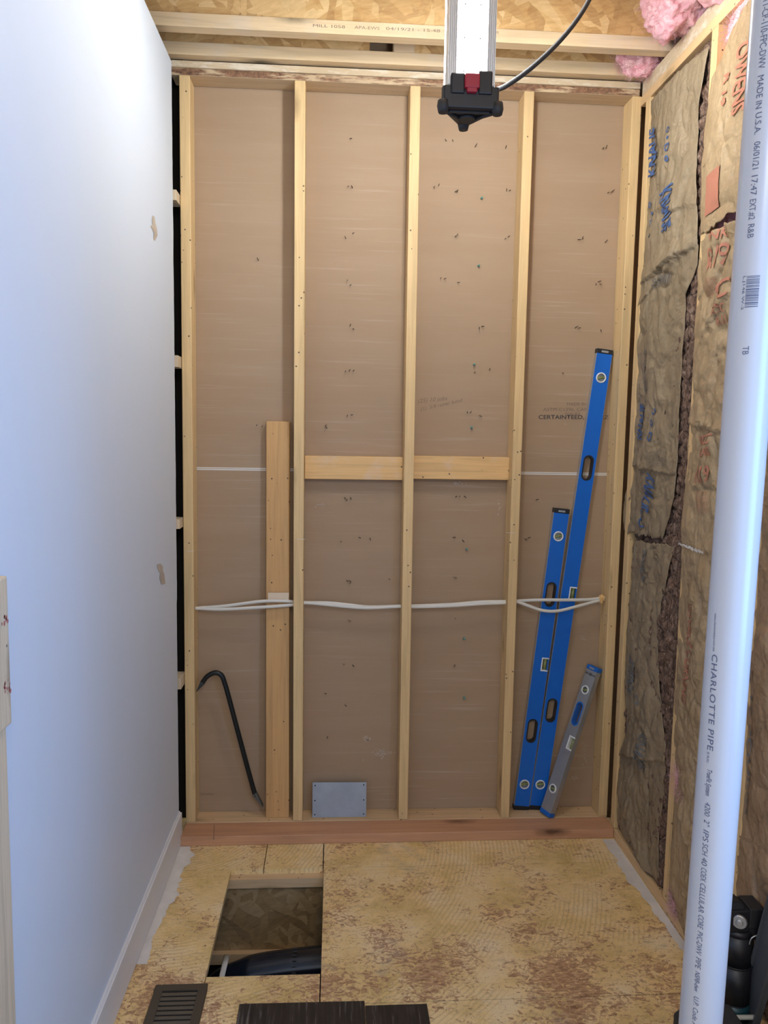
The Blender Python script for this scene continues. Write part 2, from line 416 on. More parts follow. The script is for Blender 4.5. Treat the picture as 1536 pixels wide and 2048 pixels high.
# floor: panels with narrow joints, a rectangular opening cut in it
bm = BM()
for (x0, x1, y0, y1) in ((-0.4, .343, -.2845, .3), (.3465, .569, -.2845, .3), (.5725, 2.3, -.2815, .3),
                         (-0.4, .2225, -4.3, -.288), (.5735, 2.3, -.990, -.285), (.5735, 2.3, -4.3, -.9935), (.2255, .570, -4.3, -.8640)):
    box(bm, x0, x1, y0, y1, -0.02, 0)
fl = mk('floor', bm, M['floor']); tag(fl, kind='structure')
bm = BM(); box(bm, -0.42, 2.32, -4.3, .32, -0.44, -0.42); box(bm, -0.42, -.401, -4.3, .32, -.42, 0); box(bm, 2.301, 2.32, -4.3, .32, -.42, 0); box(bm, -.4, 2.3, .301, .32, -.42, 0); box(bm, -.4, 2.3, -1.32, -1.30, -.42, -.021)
tag(mk('underfloor_light_block', bm, M['dark']), kind='structure')  # added black box that keeps light out and darkens the floor opening
# back drywall
bm = BM(); box(bm, -0.003, 2.0, D, D + .0127, -.02, 3.42)
wb = mk('wall_back', bm, M['paper']); tag(wb, kind='structure')
zj = atY(400, 937, D).z
bm = BM(); box(bm, 0, XR, D - .0006, D, zj - .0055, zj - .001); box(bm, 0, XR, D - .0006, D, zj + .0015, zj + .0055)
child(mk('joint_edge', bm, M['flake']), wb)
# left painted wall with its ragged end
bm = BM(); zs = [i*0.02 for i in range(150)]; zs[-1] = 2.992
pr = []
for i, z in enumerate(zs):
    y = -.073 - .004*noise.noise(Vector((z*9, 0, 1))) - .003*noise.noise(Vector((z*40, 0, 2)))
    y -= (.006 if z < 1.0 else 0)
    pr.append([bm.verts.new(p) for p in ((-.012, -4.3, z), (-.012, y - .0015, z), (-.0135, y, z), (-.0247, y - .001, z), (-.0247, -4.3, z))])
for a, b in zip(pr, pr[1:]):
    for k in range(5):
        f = bm.faces.new((a[k], a[(k+1) % 5], b[(k+1) % 5], b[k])); f.material_index = 1 if k in (1, 2) else 0
bm.faces.new(pr[0]); bm.faces.new(pr[-1])
wl = mk('wall_left', bm, [M['paint'], M['gypcore']]); tag(wl, kind='structure')
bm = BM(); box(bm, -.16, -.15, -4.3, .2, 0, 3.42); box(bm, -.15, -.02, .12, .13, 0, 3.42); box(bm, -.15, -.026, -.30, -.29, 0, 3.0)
tag(mk('wall_left_gap_shade', bm, M['dark']), kind='structure')  # black sheets: the shade of the gap put in as colour
# torn patches where the paper has been pulled off
def torn(pts, nm='torn_patch'):
    bm = BM(); P = [atX(x, y, -.0112) for x, y in pts]
    c = sum(P, Vector())/len(P); cv = bm.verts.new(c + Vector((.0022, 0, 0)))
    vs = [bm.verts.new(p) for p in P]
    for i in range(len(vs)): bm.faces.new((vs[i], vs[(i+1) % len(vs)], cv))
    return child(mk(nm, bm, M['tornpaper']), wl)
torn([(305, 431), (309, 433), (311, 445), (314, 458), (315, 471), (310, 482), (307, 479), (309, 468), (305, 460), (301, 452), (305, 450), (304, 440)])
torn([(314, 1129), (321, 1127), (326, 1133), (326, 1141), (329, 1150), (331, 1168), (323, 1169), (319, 1158), (320, 1146), (316, 1140)])
# baseboard
bm = BM(); box(bm, -.012, 0.001, -4.3, -.082, 0.004, .128)
hexa(bm, [(-.012, -4.3, .128), (0.001, -4.3, .128), (-.004, -.082, .128), (-.012, -.082, .128)],
         [(-.012, -4.3, .135), (-.004, -4.3, .135), (-.008, -.084, .135), (-.012, -.084, .135)])
tag(mk('baseboard_left', bm, M['trimpaint'], bevel=.0015), kind='structure')
# right wall sheathing with the window further along the room
SX = XR + .115
bm = BM()
box(bm, SX, SX + .015, -2.2, .2, 0, 3.42); box(bm, SX, SX + .015, -4.3, -3.3, 0, 3.42)
box(bm, SX, SX + .015, -3.3, -2.2, 0, .9); box(bm, SX, SX + .015, -3.3, -2.2, 2.35, 3.42)
tag(mk('wall_right', bm, M['osb_dim']), kind='structure')
bm = BM()
for a in ((-3.3, -3.26, .9, 2.35), (-2.24, -2.2, .9, 2.35), (-3.26, -2.24, .9, .94), (-3.26, -2.24, 2.31, 2.35)):
    box(bm, XR, SX + .03, a[0], a[1], a[2], a[3])
tag(mk('window_1', bm, M['whitep']), kind='structure')
# ceiling deck
bm = BM(); box(bm, -0.2, 2.1, -4.3, .25, 3.40, 3.42)
cvt = BM(); box(cvt, -.2, 2.1, .22, .24, 2.9, 3.40); tag(mk('joist_space_shade', cvt, M['dark']), kind='structure')  # black sheet, its colour standing in for shade behind the joists
tag(mk('ceiling', bm, M['osb']), kind='structure')
# dried compound on the floor along both walls
def smear(xa, xb, y0, y1, seed, side):
    bm = BM(); n = 70; ra = []; rb = []
    for i in range(n + 1):
        t = i/n; y = y0 + (y1-y0)*t
        wd = (xb-xa)*(1-.55*t)*(1 + .7*noise.noise(Vector((y*11, seed, 0))) + .35*noise.noise(Vector((y*50, seed, 0))))
        if side > 0: a, b = xa, xa + max(.006, wd)
        else: a, b = xb - max(.006, wd), xb
        ra.append(bm.verts.new((a, y, .0015))); rb.append(bm.verts.new((b, y, .0012)))
    for i in range(n): bm.faces.new((ra[i], rb[i], rb[i+1], ra[i+1]))
    child(mk('compound_residue', bm, M['compound']), fl)
smear(0.0, .058, -.115, -.80, 1.3, 1)
smear(1.715, XR - .003, -.115, -.95, 4.1, -1)

# ================================================================ FRAMING OF THE BACK WALL
def solid(name, label, cat, group, corners_lo, corners_hi, mat, bevel=.003):
    c = sum((Vector(p) for p in corners_lo), Vector())/len(corners_lo)
    bm = BM(); hexa(bm, corners_lo, corners_hi)
    o = mk(name, bm, mat, origin=c, bevel=bevel)
    return tag(o, label, cat, group)
studs = [(0.0, .0395, 0.0, .039, 'leftmost pine stud of the back wall, beside the white wall'),
         (.431, .472, .440, .480, 'pine stud right behind the leaning amber board, second from left'),
         (.871, .911, .882, .921, 'middle pine stud, blocking meets it on both sides'),
         (1.314, 1.353, 1.318, 1.354, 'pine stud just left of the blue levels, fourth from left'),
         (1.741, 1.779, 1.741, 1.779, 'rightmost pine stud of the back wall, beside the paper faced insulation')]
for a, b, c, d, lab in studs:
    solid('wall_stud', lab, 'stud', 'studs of the back wall', [(c, 0, Z0), (d, 0, Z0), (d, D-.001, Z0), (c, D-.001, Z0)],
          [(a, 0, H), (b, 0, H), (b, D-.001, H), (a, D-.001, H)], M['pine_z'])
solid('bottom_plate', 'pale pine bottom plate that the back wall studs stand on', 'lumber', None,
      [(0, 0, 0), (1.779, 0, 0), (1.779, D-.001, 0), (0, D-.001, 0)], [(0, 0, Z0), (1.779, 0, Z0), (1.779, D-.001, Z0), (0, D-.001, Z0)], M['pine_x'])
solid('lumber_plank', 'reddish fir two by four lying on the floor in front of the bottom plate', 'lumber', None,
      [(.0, -.113, 0), (XR-.001, -.106, 0), (XR-.001, -.003, 0), (.0, -.003, 0)], [(.0, -.113, Z0), (XR-.001, -.106, Z0), (XR-.001, -.003, Z0), (.0, -.003, Z0)], M['fir_x'])
solid('top_plate', 'bark edged lower top plate resting on the back wall studs', 'lumber', None,
      [(-.03, 0, H), (XR-.002, 0, H), (XR-.002, D-.001, H), (-.03, D-.001, H)], [(-.03, 0, 3.006), (XR-.002, 0, 3.006), (XR-.002, D-.001, 3.006), (-.03, D-.001, 3.006)], M['bark'])
solid('top_plate', 'plaster caked upper top plate stacked on the bark edged plate', 'lumber', None,
      [(-.03, -.004, 3.0065), (XR-.002, -.004, 3.0065), (XR-.002, D-.001, 3.0065), (-.03, D-.001, 3.0065)], [(-.03, -.004, 3.031), (XR-.002, -.004, 3.031), (XR-.002, D-.001, 3.031), (-.03, D-.001, 3.031)], M['gyp'])
# blocking, set back against the drywall
for x0, x1, lab in ((.477, .8765, 'amber pine blocking between second and third stud, with a pale worn spot'),
                    (.9175, 1.3165, 'amber pine blocking between third and fourth stud')):
    za, zb = 1.4665, 1.561
    if x0 > .9: za += .006; zb += .006
    solid('blocking', lab, 'lumber', 'blocking pieces at mid height', [(x0, .055, za), (x1, .055, za), (x1, D-.001, za), (x0, D-.001, za)],
          [(x0, .055, zb), (x1, .055, zb), (x1, D-.001, zb), (x0, D-.001, zb)], M['block'], .0025)
for ob, (xa, ya), (xb, yb) in (('wall_stud.001', (594, 1079), (610, 1079)), ('wall_stud.003', (1012, 1066), (1030, 1066)), ('wall_stud', (374, 1103), (388, 1103))):
    bm = BM(); p0, p1 = atY(xa, ya, -.0006), atY(xb, yb, -.0006); up = Vector((0, 0, .0016)); bm.faces.new([bm.verts.new(q) for q in (p0, p1, p1+up, p0+up)])
    child(mk('chalk_mark', bm, M['flake']), bpy.data.objects[ob])
bm = BM(); p0, p1 = atZ(322+106, 1650, Z0+.0004), atZ(427, 1679, Z0+.0004); dx = Vector((.0016, 0, 0)); bm.faces.new([bm.verts.new(q) for q in (p0, p1, p1+dx, p0+dx)])
child(mk('pencil_mark', bm, M['ink']), bpy.data.objects['lumber_plank'])
# short blocks seen in the dark gap beside the painted wall
for py0, py1, lab in ((384, 405, 'topmost small wood block in the dark gap beside the white wall'), (712, 735, 'second small wood block down the dark gap beside the white wall'),
                      (1037, 1056, 'third small wood block down the dark gap beside the white wall'), (1352, 1374, 'lowest small wood block in the dark gap beside the white wall')):
    z1 = atY(352, py0, -.03).z; z0 = atY(352, py1, -.03).z
    solid('spacer_block', lab, 'wood block', 'wood blocks in the left gap', [(-.10, -.06, z0), (-.002, -.06, z0), (-.002, .03, z0), (-.10, .03, z0)],
          [(-.10, -.06, z1), (-.002, -.06, z1), (-.002, .03, z1), (-.10, .03, z1)], M['post'], .001)

# ================================================================ CEILING JOISTS (I-joists)
ZF = 3.037
def ijoist(y0, y1, zt, label, n, text=False):
    yc = (y0+y1)/2
    t = wthing('ceiling_joist', label, 'joist', (.85, yc, ZF), 'ceiling joists above the stud wall')
    bm = BM(); box(bm, -.12, SX - .02, y0, y1, ZF, zt); fo = wpart('bottom_flange', bm, M['flange'], t, bevel=.002)
    bm = BM()
    if n == 2:
        box(bm, -.12, .713, yc-.005, yc+.005, zt-.002, 3.37); box(bm, .80, SX-.02, yc-.005, yc+.005, zt-.002, 3.37); box(bm, .712, .801, yc-.005, yc+.005, 3.18, 3.37)
    else: box(bm, -.12, SX - .02, yc-.005, yc+.005, zt-.002, 3.37)
    wpart('web', bm, M['osb'], t)
    bm = BM(); box(bm, -.12, SX - .02, y0, y1, 3.365, 3.398); wpart('top_flange', bm, M['flange'], t, bevel=.002)
    return t
zt1 = atY(400, 26, -.238).z; zt2 = atY(700, 99, -.036).z
print('flange tops', zt1, zt2)
j1 = ijoist(-.238, -.190, zt1, 'front ceiling joist with mill stamp lettering on its bottom flange', 1)
j2 = ijoist(-.036, .008, zt2, 'rear ceiling joist directly above the top plates', 2)
for yc_, lab in ((-.655, 'ceiling joist just behind the hanging work light'), (-1.07, 'ceiling joist nearer the camera than the hanging work light')):
    ijoist(yc_-.024, yc_+.024, zt1, lab, 3)
# joist stamp
def stamp(s, xa, xb, ybase, hpx, parent, yp, mat=M['ink'], **kw):
    p0 = atY(xa, ybase[0], yp); p1 = atY(xb, ybase[1], yp); d = (p1-p0); L = d.length; d.normalize(); up = Vector((0, 0, 1))
    return put_text('printing', s, mat, parent, lambda u, v: p0 + d*u + up*v + Vector((0, -.0006, 0)), L, hpx*.00155*(1.1), **kw)
for s, xa, xb, ya, yb in (('MILL 1058', 626, 690, 54, 57), ('APA-EWS', 709, 759, 57.5, 60), ('04/19/21 - 15:48', 772, 880, 60, 65), ('R', 992, 998, 68, 68)):
    stamp(s, xa, xb, (ya, yb), 6, j1, -.238, M['inkfaint'])
# piece of lumber standing behind the front joist
solid('web_stiffener', 'short upright wood piece between the two ceiling joists', 'lumber', None,
      [(.802, -.035, zt2+.001), (.882, -.035, zt2+.001), (.882, -.021, zt2+.001), (.802, -.021, zt2+.001)], [(.802, -.035, 3.36), (.882, -.035, 3.36), (.882, -.021, 3.36), (.802, -.021, 3.36)], M['flange'])

# ================================================================ RIGHT WALL FRAMING
def rstud(y0, y1, z0, z1, lab):
    bm = BM(); box(bm, XR, SX - .003, y0, y1, z0, z1)
    return tag(mk('wall_stud', bm, M['pine_z'], origin=(XR, (y0+y1)/2, z0), bevel=.002), lab, 'stud', 'studs of the right wall')
zp0 = atX(1400, 97, XR).z; zp1 = atX(1360, 107, XR).z
print('right plate', zp0, zp1)
ZP0, ZP1 = 2.938, 2.972
rstud(-.100, -.058, .04, ZP0, 'thin edge of corner stud between rightmost back stud and grey paper insulation')
rstud(-.618, -.578, .04, ZP0, 'right wall stud between the grey and the tan paper insulation')
s3 = atX(1466, 1780, XR).y; print('stud3 y', s3)
rstud(s3 - .02, s3 + .02, .04, ZP0, 'right wall stud mostly hidden behind the white pipe')
rstud(-1.48, -1.44, .04, ZP0, 'right wall stud nearest the camera')
def rplate(name, z0, z1, lab, mat, x0=XR):
    bm = BM(); box(bm, x0, SX - .003, -4.28, -.005, z0, z1)
    tag(mk(name, bm, mat, origin=(x0, -1, z0), bevel=.002), lab, 'lumber')
rplate('top_plate', ZP0, ZP1, 'lower top plate running along the right wall', M['pine_y'])
rplate('top_plate', ZP1 + .001, 3.030, 'dusty upper top plate running along the right wall under pink insulation', M['gyp'], XR + .004)
rplate('sole_plate', 0.0, .038, 'sole plate on the floor along the right wall', M['pine_y'])

# wrinkled paper sheets
def fold(y, z, seed, amp=1.0):
    v = Vector((y*5.5, z*2.6, seed)); a = noise.noise(v)
    b = abs(noise.noise(Vector((y*11 + z*4, z*7 - y*5, seed+5))))
    c = abs(noise.noise(Vector((y*24 - z*9, z*15 + y*8, seed+9))))
    d = noise.noise(Vector((y*70, z*50, seed+3)))
    e = 1 - abs(noise.noise(Vector((y*4 - z*3.0, z*2.2 + y*3, seed+20)))); e = max(0.0, e - .86)/.14
    g = 1 - abs(noise.noise(Vector((y*9 + z*6.0, z*5 - y*3, seed+26)))); g = max(0.0, g - .86)/.14
    return amp*(.012*a - .016*b - .008*c + .0014*d + .011*e*e + .006*g*g)
def poly_at(P, t):
    n = len(P)-1; s = min(int(t*n), n-1); f = t*n - s
    return P[s][0]*(1-f) + P[s+1][0]*f, P[s][1]*(1-f) + P[s+1][1]*f
def yz(p):
    if len(p) == 3: return (p[1], p[2])
    q = atX(p[0], p[1], XR); return (q.y, q.z)
class Sheet:
    def __init__(s, x, seed, amp, bulge, ledges=()): s.x, s.seed, s.amp, s.bulge, s.ledges = x, seed, amp, bulge, ledges; s.y0 = s.y1 = None
    def X(s, y, z, u=None):
        if u is None: u = min(1, max(0, (y - s.y0)/(s.y1 - s.y0)))
        lip = 0.0
        for zl, sl, am in s.ledges:
            q = z - (zl + sl*(y - s.y0) + .012*noise.noise(Vector((y*14, zl*3, s.seed))))
            if q > 0: lip += am*math.exp(-q/.07)*(.25 + .75*math.sin(PI*u))
        return s.x - s.bulge*math.sin(PI*u) - lip + fold(y, z, s.seed, s.amp)*(.35 + .65*math.sin(PI*u))
def sheet(name, L, Rr, mat, parent, sh, nu=70, nv=260, jag=.004, topjag=0, botjag=0, edgecurl=.0, hole=None):
    L = [yz(p) for p in L]; Rr = [yz(p) for p in Rr]
    sh.y0 = sum(p[0] for p in L)/len(L); sh.y1 = sum(p[0] for p in Rr)/len(Rr)
    bm = BM(); rows = []
    for i in range(nv+1):
        t = i/nv; a = poly_at(L, t); b = poly_at(Rr, t)
        ja = jag*noise.noise(Vector((a[1]*18, sh.seed, 0))) + jag*.5*noise.noise(Vector((a[1]*60, sh.seed, 0)))
        jb = jag*noise.noise(Vector((b[1]*15, sh.seed, 7)))
        row = []
        for k in range(nu+1):
            u = k/nu; y = a[0]*(1-u) + b[0]*u + ja*(1-u) + jb*u; z = a[1]*(1-u) + b[1]*u
            if t > .97 and botjag: z += botjag*(t-.97)/.03*(noise.noise(Vector((u*9, sh.seed, 3))) + .5*noise.noise(Vector((u*30, sh.seed, 3))))
            if t < .03 and topjag: z += topjag*(.03-t)/.03*(noise.noise(Vector((u*9, sh.seed, 4))) + .5*noise.noise(Vector((u*30, sh.seed, 4))))
            x = sh.X(y, z, u)
            row.append(bm.verts.new((x, y, z)))
        rows.append(row)
    for i in range(nv):
        for k in range(nu):
            if hole and hole(rows[i][k].co): continue
            bm.faces.new((rows[i][k], rows[i][k+1], rows[i+1][k+1], rows[i+1][k]))
    o = mk(name, bm, mat, None, smooth=True)
    sol = o.modifiers.new('solid', 'SOLIDIFY'); sol.thickness = .0012; sol.offset = 0
    return child(o, parent)
def sheet_text(s, mat, parent, sh, p0, p1, h, flip=False, off=.0055, **kw):
    kw.setdefault('bold', .02)
    """baseline runs from pixel p0 to pixel p1 on the sheet; letters h tall to the left of the run."""
    a = yz(p0); b = yz(p1); dy, dz = b[0]-a[0], b[1]-a[1]; L = math.hypot(dy, dz); ey, ez = dy/L, dz/L
    ny, nz = (ez, -ey)
    if flip: ny, nz = -ny, -nz
    def fn(u, v):
        y = a[0] + ey*u + ny*v; z = a[1] + ez*u + nz*v
        return Vector((sh.X(y, z) - off, y, z))
    return put_text('printing', s, mat, parent, fn, L, h, sub=.010, **kw)

# --- grey paper faced batt in the first bay
b1 = wthing('insulation_batt', 'greyish kraft faced insulation with blue lettering, torn and sagging, beside the back wall', 'insulation', (XR, -.35, .04), 'insulation batts of the right wall')
zpx = lambda x, y: atX(x, y, XR).z
shA = Sheet(XR + .008, 2.0, .95, .012, ((zpx(1320, 395), .25, .012), (zpx(1330, 548), -.10, .020), (zpx(1320, 598), -.3, .010), (zpx(1310, 935), .05, .014)))
sheet('kraft_facing', [(1297, 206), (1301, 300), (1293, 400), (1287, 500), (1279, 570), (1270, 620), (1267, 700), (1266, 800), (1263, 900), (1258, 950), (1243, 1010), (1244, 1062)],
      [(1414, 92), (1391, 230), (1389, 340), (1394, 450), (1392, 530), (1366, 590), (1361, 680), (1357, 770), (1353, 860), (1350, 930), (1344, 1000), (1322, 1078)],
      M['kraft_grey'], b1, shA, botjag=.02)
shB = Sheet(XR + .014, 6.0, .9, .010, ((zpx(1270, 1545), -.35, .020), (zpx(1290, 1660), .5, .014)))
sheet('kraft_facing', [(1263, 1080), (1253, 1180), (1247, 1280), (1244, 1380), (1248, 1460), (1230, 1530), (1226, 1590), (1226, 1640), (1240, 1672)],
      [(1342, 1092), (1322, 1180), (1308, 1250), (1309, 1330), (1315, 1420), (1325, 1500), (1322, 1580), (1310, 1660), (1312, 1768)],
      M['kraft_grey'], b1, shB, topjag=.012, jag=.007)
def woolslab(name, y0, y1, z0, z1, x, mat, parent, amp=.012, ny=50, nz=420, seed=0):
    bm = BM(); rows = []
    for i in range(nz+1):
        z = z0 + (z1-z0)*i/nz; row = []
        for k in range(ny+1):
            y = y0 + (y1-y0)*k/ny; e = min(k, ny-k)/ny
            d = amp*(abs(noise.noise(Vector((y*30, z*14, seed)))) + .8*noise.noise(Vector((y*80, z*40, seed+2)))) + (.02 if e < .02 else 0)
            row.append(bm.verts.new((x + d, y, z)))
        rows.append(row)
    for i in range(nz):
        for k in range(ny): bm.faces.new((rows[i][k], rows[i][k+1], rows[i+1][k+1], rows[i+1][k]))
    o = mk(name, bm, mat, None, smooth=True)
    o.modifiers.new('solid', 'SOLIDIFY').thickness = -.02
    return child(o, parent)
woolslab('mineral_wool', -.104, -.575, .05, 2.93, XR + .034, M['wool_brown'], b1, .022)
T = lambda *a, **k: sheet_text(*a, **k)
T('KNAUF', M['blueink'], b1, shA, (1311, 348), (1320, 250), .070, bold=.03)
T('KNAUF', M['blueink'], b1, shA, (1328, 388), (1328, 472), .095, bold=.03)
T('o \u2022 D o', M['blueink'], b1, shA, (1341, 255), (1338, 325), .028)
T('o \u2022 D o', M['blueink'], b1, shA, (1303, 405), (1300, 478), .028)
T('KNAUF', M['blueink'], b1, shA, (1286, 880), (1293, 810), .058, bold=.03)
T('DYNAMICS', M['greyink'], b1, shA, (1295, 805), (1299, 700), .022)
T('o o D', M['blueink'], b1, shA, (1311, 815), (1305, 882), .028)
T('KNAUF', M['blueink'], b1, shA, (1303, 945), (1289, 1010), .075, bold=.03)
T('DO', M['blueink'], b1, shA, (1288, 1014), (1281, 1050), .040)
T('KNAUF', M['greyink'], b1, shB, (1262, 1390), (1268, 1320), .058, bold=.03)
T('KNAUF', M['greyink'], b1, shB, (1284, 1460), (1276, 1530), .060)
T('KNAUF', M['greyink'], b1, shB, (1290, 1100), (1283, 1160), .035)
T('o o D', M['greyink'], b1, shB, (1273, 1340), (1279, 1410), .02)
for k in range(7):
    T('|||||||||||||', M['greyink'], b1, shA, (1312 + 0*k, 560 + 3.0*k), (1345, 545 + 3.0*k), .003)
for k in range(8):
    T('IIIIIIIIII', M['greyink'], b1, shA, (1305, 905 + 4*k), (1335, 903 + 4*k), .0025)

# --- tan paper faced batt in the second bay
b2 = wthing('insulation_batt', 'tan kraft faced insulation with red lettering and a ragged tear, left of the white pipe', 'insulation', (XR, -.8, .04), 'insulation batts of the right wall')
def Rz(P, y=-.985):
    return [('yz', y, yz(p)[1]) for p in P]
shC = Sheet(XR + .002, 11.0, .55, .020)
LC_ = [(1449, 100), (1424, 158), (1414, 225), (1407, 270), (1403, 330), (1401, 400), (1401, 474)]
topR = [('yz', -.985, 2.93), ('yz', -.985, 2.85), ('yz', -.985, 2.72), ('yz', -.985, 2.62), ('yz', -.985, 2.55), ('yz', -.985, 2.48), ('yz', -.985, atX(1500, 405, XR).z)]
sheet('kraft_facing', LC_, topR, M['kraft_tan'], b2, shC, botjag=.02, nv=160)
shD = Sheet(XR + .002, 15.0, 1.15, .020, ((zpx(1410, 850), .1, .014), (zpx(1410, 972), .02, .012), (zpx(1400, 700), -.6, .010), (zpx(1380, 1620), .6, .016)))
LD_ = [(1402, 482), (1396, 560), (1391, 640), (1386, 740), (1380, 820), (1374, 900), (1368, 1000), (1362, 1100), (1358, 1200), (1353, 1320), (1350, 1420), (1350, 1500), (1357, 1560), (1350, 1620), (1342, 1700), (1338, 1770), (1354, 1838), (1376, 1880)]
RD_ = [('yz', -.985, atX(1505, 428, XR).z)] + Rz(LD_[1:-2]) + [('yz', -.985, .12), ('yz', -.985, .04)]
sheet('kraft_facing', LD_, RD_, M['kraft_tan'], b2, shD, topjag=.012, nv=320)
woolslab('fibreglass', -.622, -.98, .06, 2.93, XR + .045, M['pink'], b2, .02, seed=9)
T('OWENS', M['redink'], b2, shC, (1490, 95), (1478, 235), .070)
T('R 19', M['redink'], b2, shC, (1462, 150), (1452, 215), .040)
T('\u2588\u2588', M['redink'], b2, shC, (1424, 352), (1420, 432), .075)
T('R19', M['redink'], b2, shD, (1425, 540), (1466, 527), .065, bold=.01)
T('PINK', M['redink'], b2, shD, (1426, 487), (1470, 472), .028)
T('C', M['redink'], b2, shD, (1452, 600), (1474, 592), .060, bold=.01)
T('RECYC', M['redink'], b2, shD, (1440, 630), (1468, 622), .025)
T('R.13', M['redink'], b2, shD, (1448, 652), (1470, 645), .025)
T('RECYC', M['redink'], b2, shD, (1409, 890), (1439, 886), .030)
T('GLASS', M['redink'], b2, shD, (1406, 914), (1439, 911), .026)
T('R19', M['redink'], b2, shD, (1403, 966), (1437, 963), .052, bold=.01)
T('OWENS', M['redink'], b2, shD, (1385, 1205), (1380, 1290), .050)
T('CORNING', M['redink'], b2, shD, (1377, 1297), (1370, 1400), .050)
for (a, b) in (((1409, 370), (1500, 318)), ((1409, 398), (1500, 352)), ((1405, 754), (1455, 750)), ((1404, 784), (1450, 780))):
    T('_', M['redink'], b2, (shC if a[1] < 450 else shD), a, b, .003)
for k in range(9):
    T('IIIIIIIIIIII', M['redink'], b2, shD, (1425, 562+4.5*k), (1447, 556+4.5*k), .0025)
    T('IIIIIIIIIIII', M['redink'], b2, shD, (1403, 985+5*k), (1432, 985+5*k), .0025)
bm = BM()   # chalky stripe across the tan paper
for i in range(90):
    a = yz((1362 + 64*i/89, 1088 + 17*i/89 + random.uniform(-2.5, 2.5))); y, z = a; s_ = random.uniform(.0015, .004)
    x = shD.X(y, z) - .0095
    vs = [bm.verts.new((x, y + s_*math.cos(t*PI/2.5)*1.6, z + s_*math.sin(t*PI/2.5)*.7)) for t in range(5)]; bm.faces.new(vs)
wpart('chalk_line', bm, M['flake'], b2)
# --- brown crumpled paper in the third bay
b3 = wthing('insulation_batt', 'crumpled brown kraft faced insulation at the right edge, behind the white pipe', 'insulation', (XR, -1.2, .04), 'insulation batts of the right wall')
shE = Sheet(XR + .002, 21.0, 1.25, .018)
LE_ = [('yz', s3-.012, z) for z in (2.93, 2.5, 2.0, 1.5, 1.0, .7, .45, .36)]
RE_ = [('yz', -1.46, z) for z in (2.93, 2.5, 2.0, 1.5, 1.0, .6, .3, .1)]
sheet('kraft_facing', LE_, RE_, M['kraft_brown'], b3, shE, botjag=.02, nv=300)
woolslab('fibreglass', s3-.022, -1.43, .06, 2.93, XR + .06, M['wool_brown'], b3, .03, seed=19)
T('R 19 SOUND', M['greyink'], b3, shE, ('yz', s3-.035, 1.02), ('yz', s3-.035, .60), .018)

# --- pink fibreglass tufts
def tuft(name, c, r, label, seed, cat='insulation', sub=6, amp=.26):
    bm = BM(); bmesh.ops.create_icosphere(bm, subdivisions=sub, radius=1.0)
    for v in bm.verts:
        p = v.co.copy(); q = p*1.6 + Vector((seed, 0, 0))
        d = 1 + amp*noise.noise(q) + amp*.6*noise.noise(q*2.4) + amp*.22*noise.noise(q*6) + amp*.07*noise.noise(q*15) + .010*noise.noise(q*45)
        v.co = Vector((p.x*r[0]*d, p.y*r[1]*d, p.z*r[2]*d))
    rnd = random.Random(seed); vs = list(bm.verts)
    for _ in range(700):
        v = rnd.choice(vs); p = v.co.copy(); nrm = Vector((p.x/r[0], p.y/r[1], p.z/r[2])).normalized()
        d1 = (nrm + Vector((rnd.uniform(-1, 1), rnd.uniform(-1, 1), rnd.uniform(-1, 1)))*.9).normalized()*rnd.uniform(.006, .02)
        d2 = d1 + Vector((rnd.uniform(-1, 1), rnd.uniform(-1, 1), rnd.uniform(-1, 1)))*.01
        tube(bm, [p - nrm*.002, p + d1, p + d1 + d2*.7], .0004, 3)
    o = mk(name, bm, M['pink'], None, smooth=True); o.location = c
    return tag(o, label, cat, 'pink fibreglass tufts')
tuft('insulation_tuft', (1.735, -.385, 3.135), (.105, .150, .115), 'large pink fibreglass tuft in front of the front ceiling joist', 3)
tuft('insulation_tuft', (1.785, -.69, 3.125), (.125, .20, .12), 'pink fibreglass tuft on the right top plate at the upper right', 8)
tuft('insulation_tuft', (1.735, -.085, 3.080), (.085, .048, .065), 'small pink fibreglass tuft hanging between the two ceiling joists', 5)
tuft('insulation_tuft', (XR + .020, -.78, 2.885), (.025, .13, .055), 'pink fibreglass peeking out under the right top plate', 13)
tuft('insulation_tuft', (XR + .010, -.66, .50), (.012, .05, .06), 'reddish pink tuft in the torn paper low on the right wall', 17)
tuft('insulation_tuft', (XR + .012, -.675, .075), (.015, .035, .035), 'small pink tuft on the sole plate beside a stud', 23)

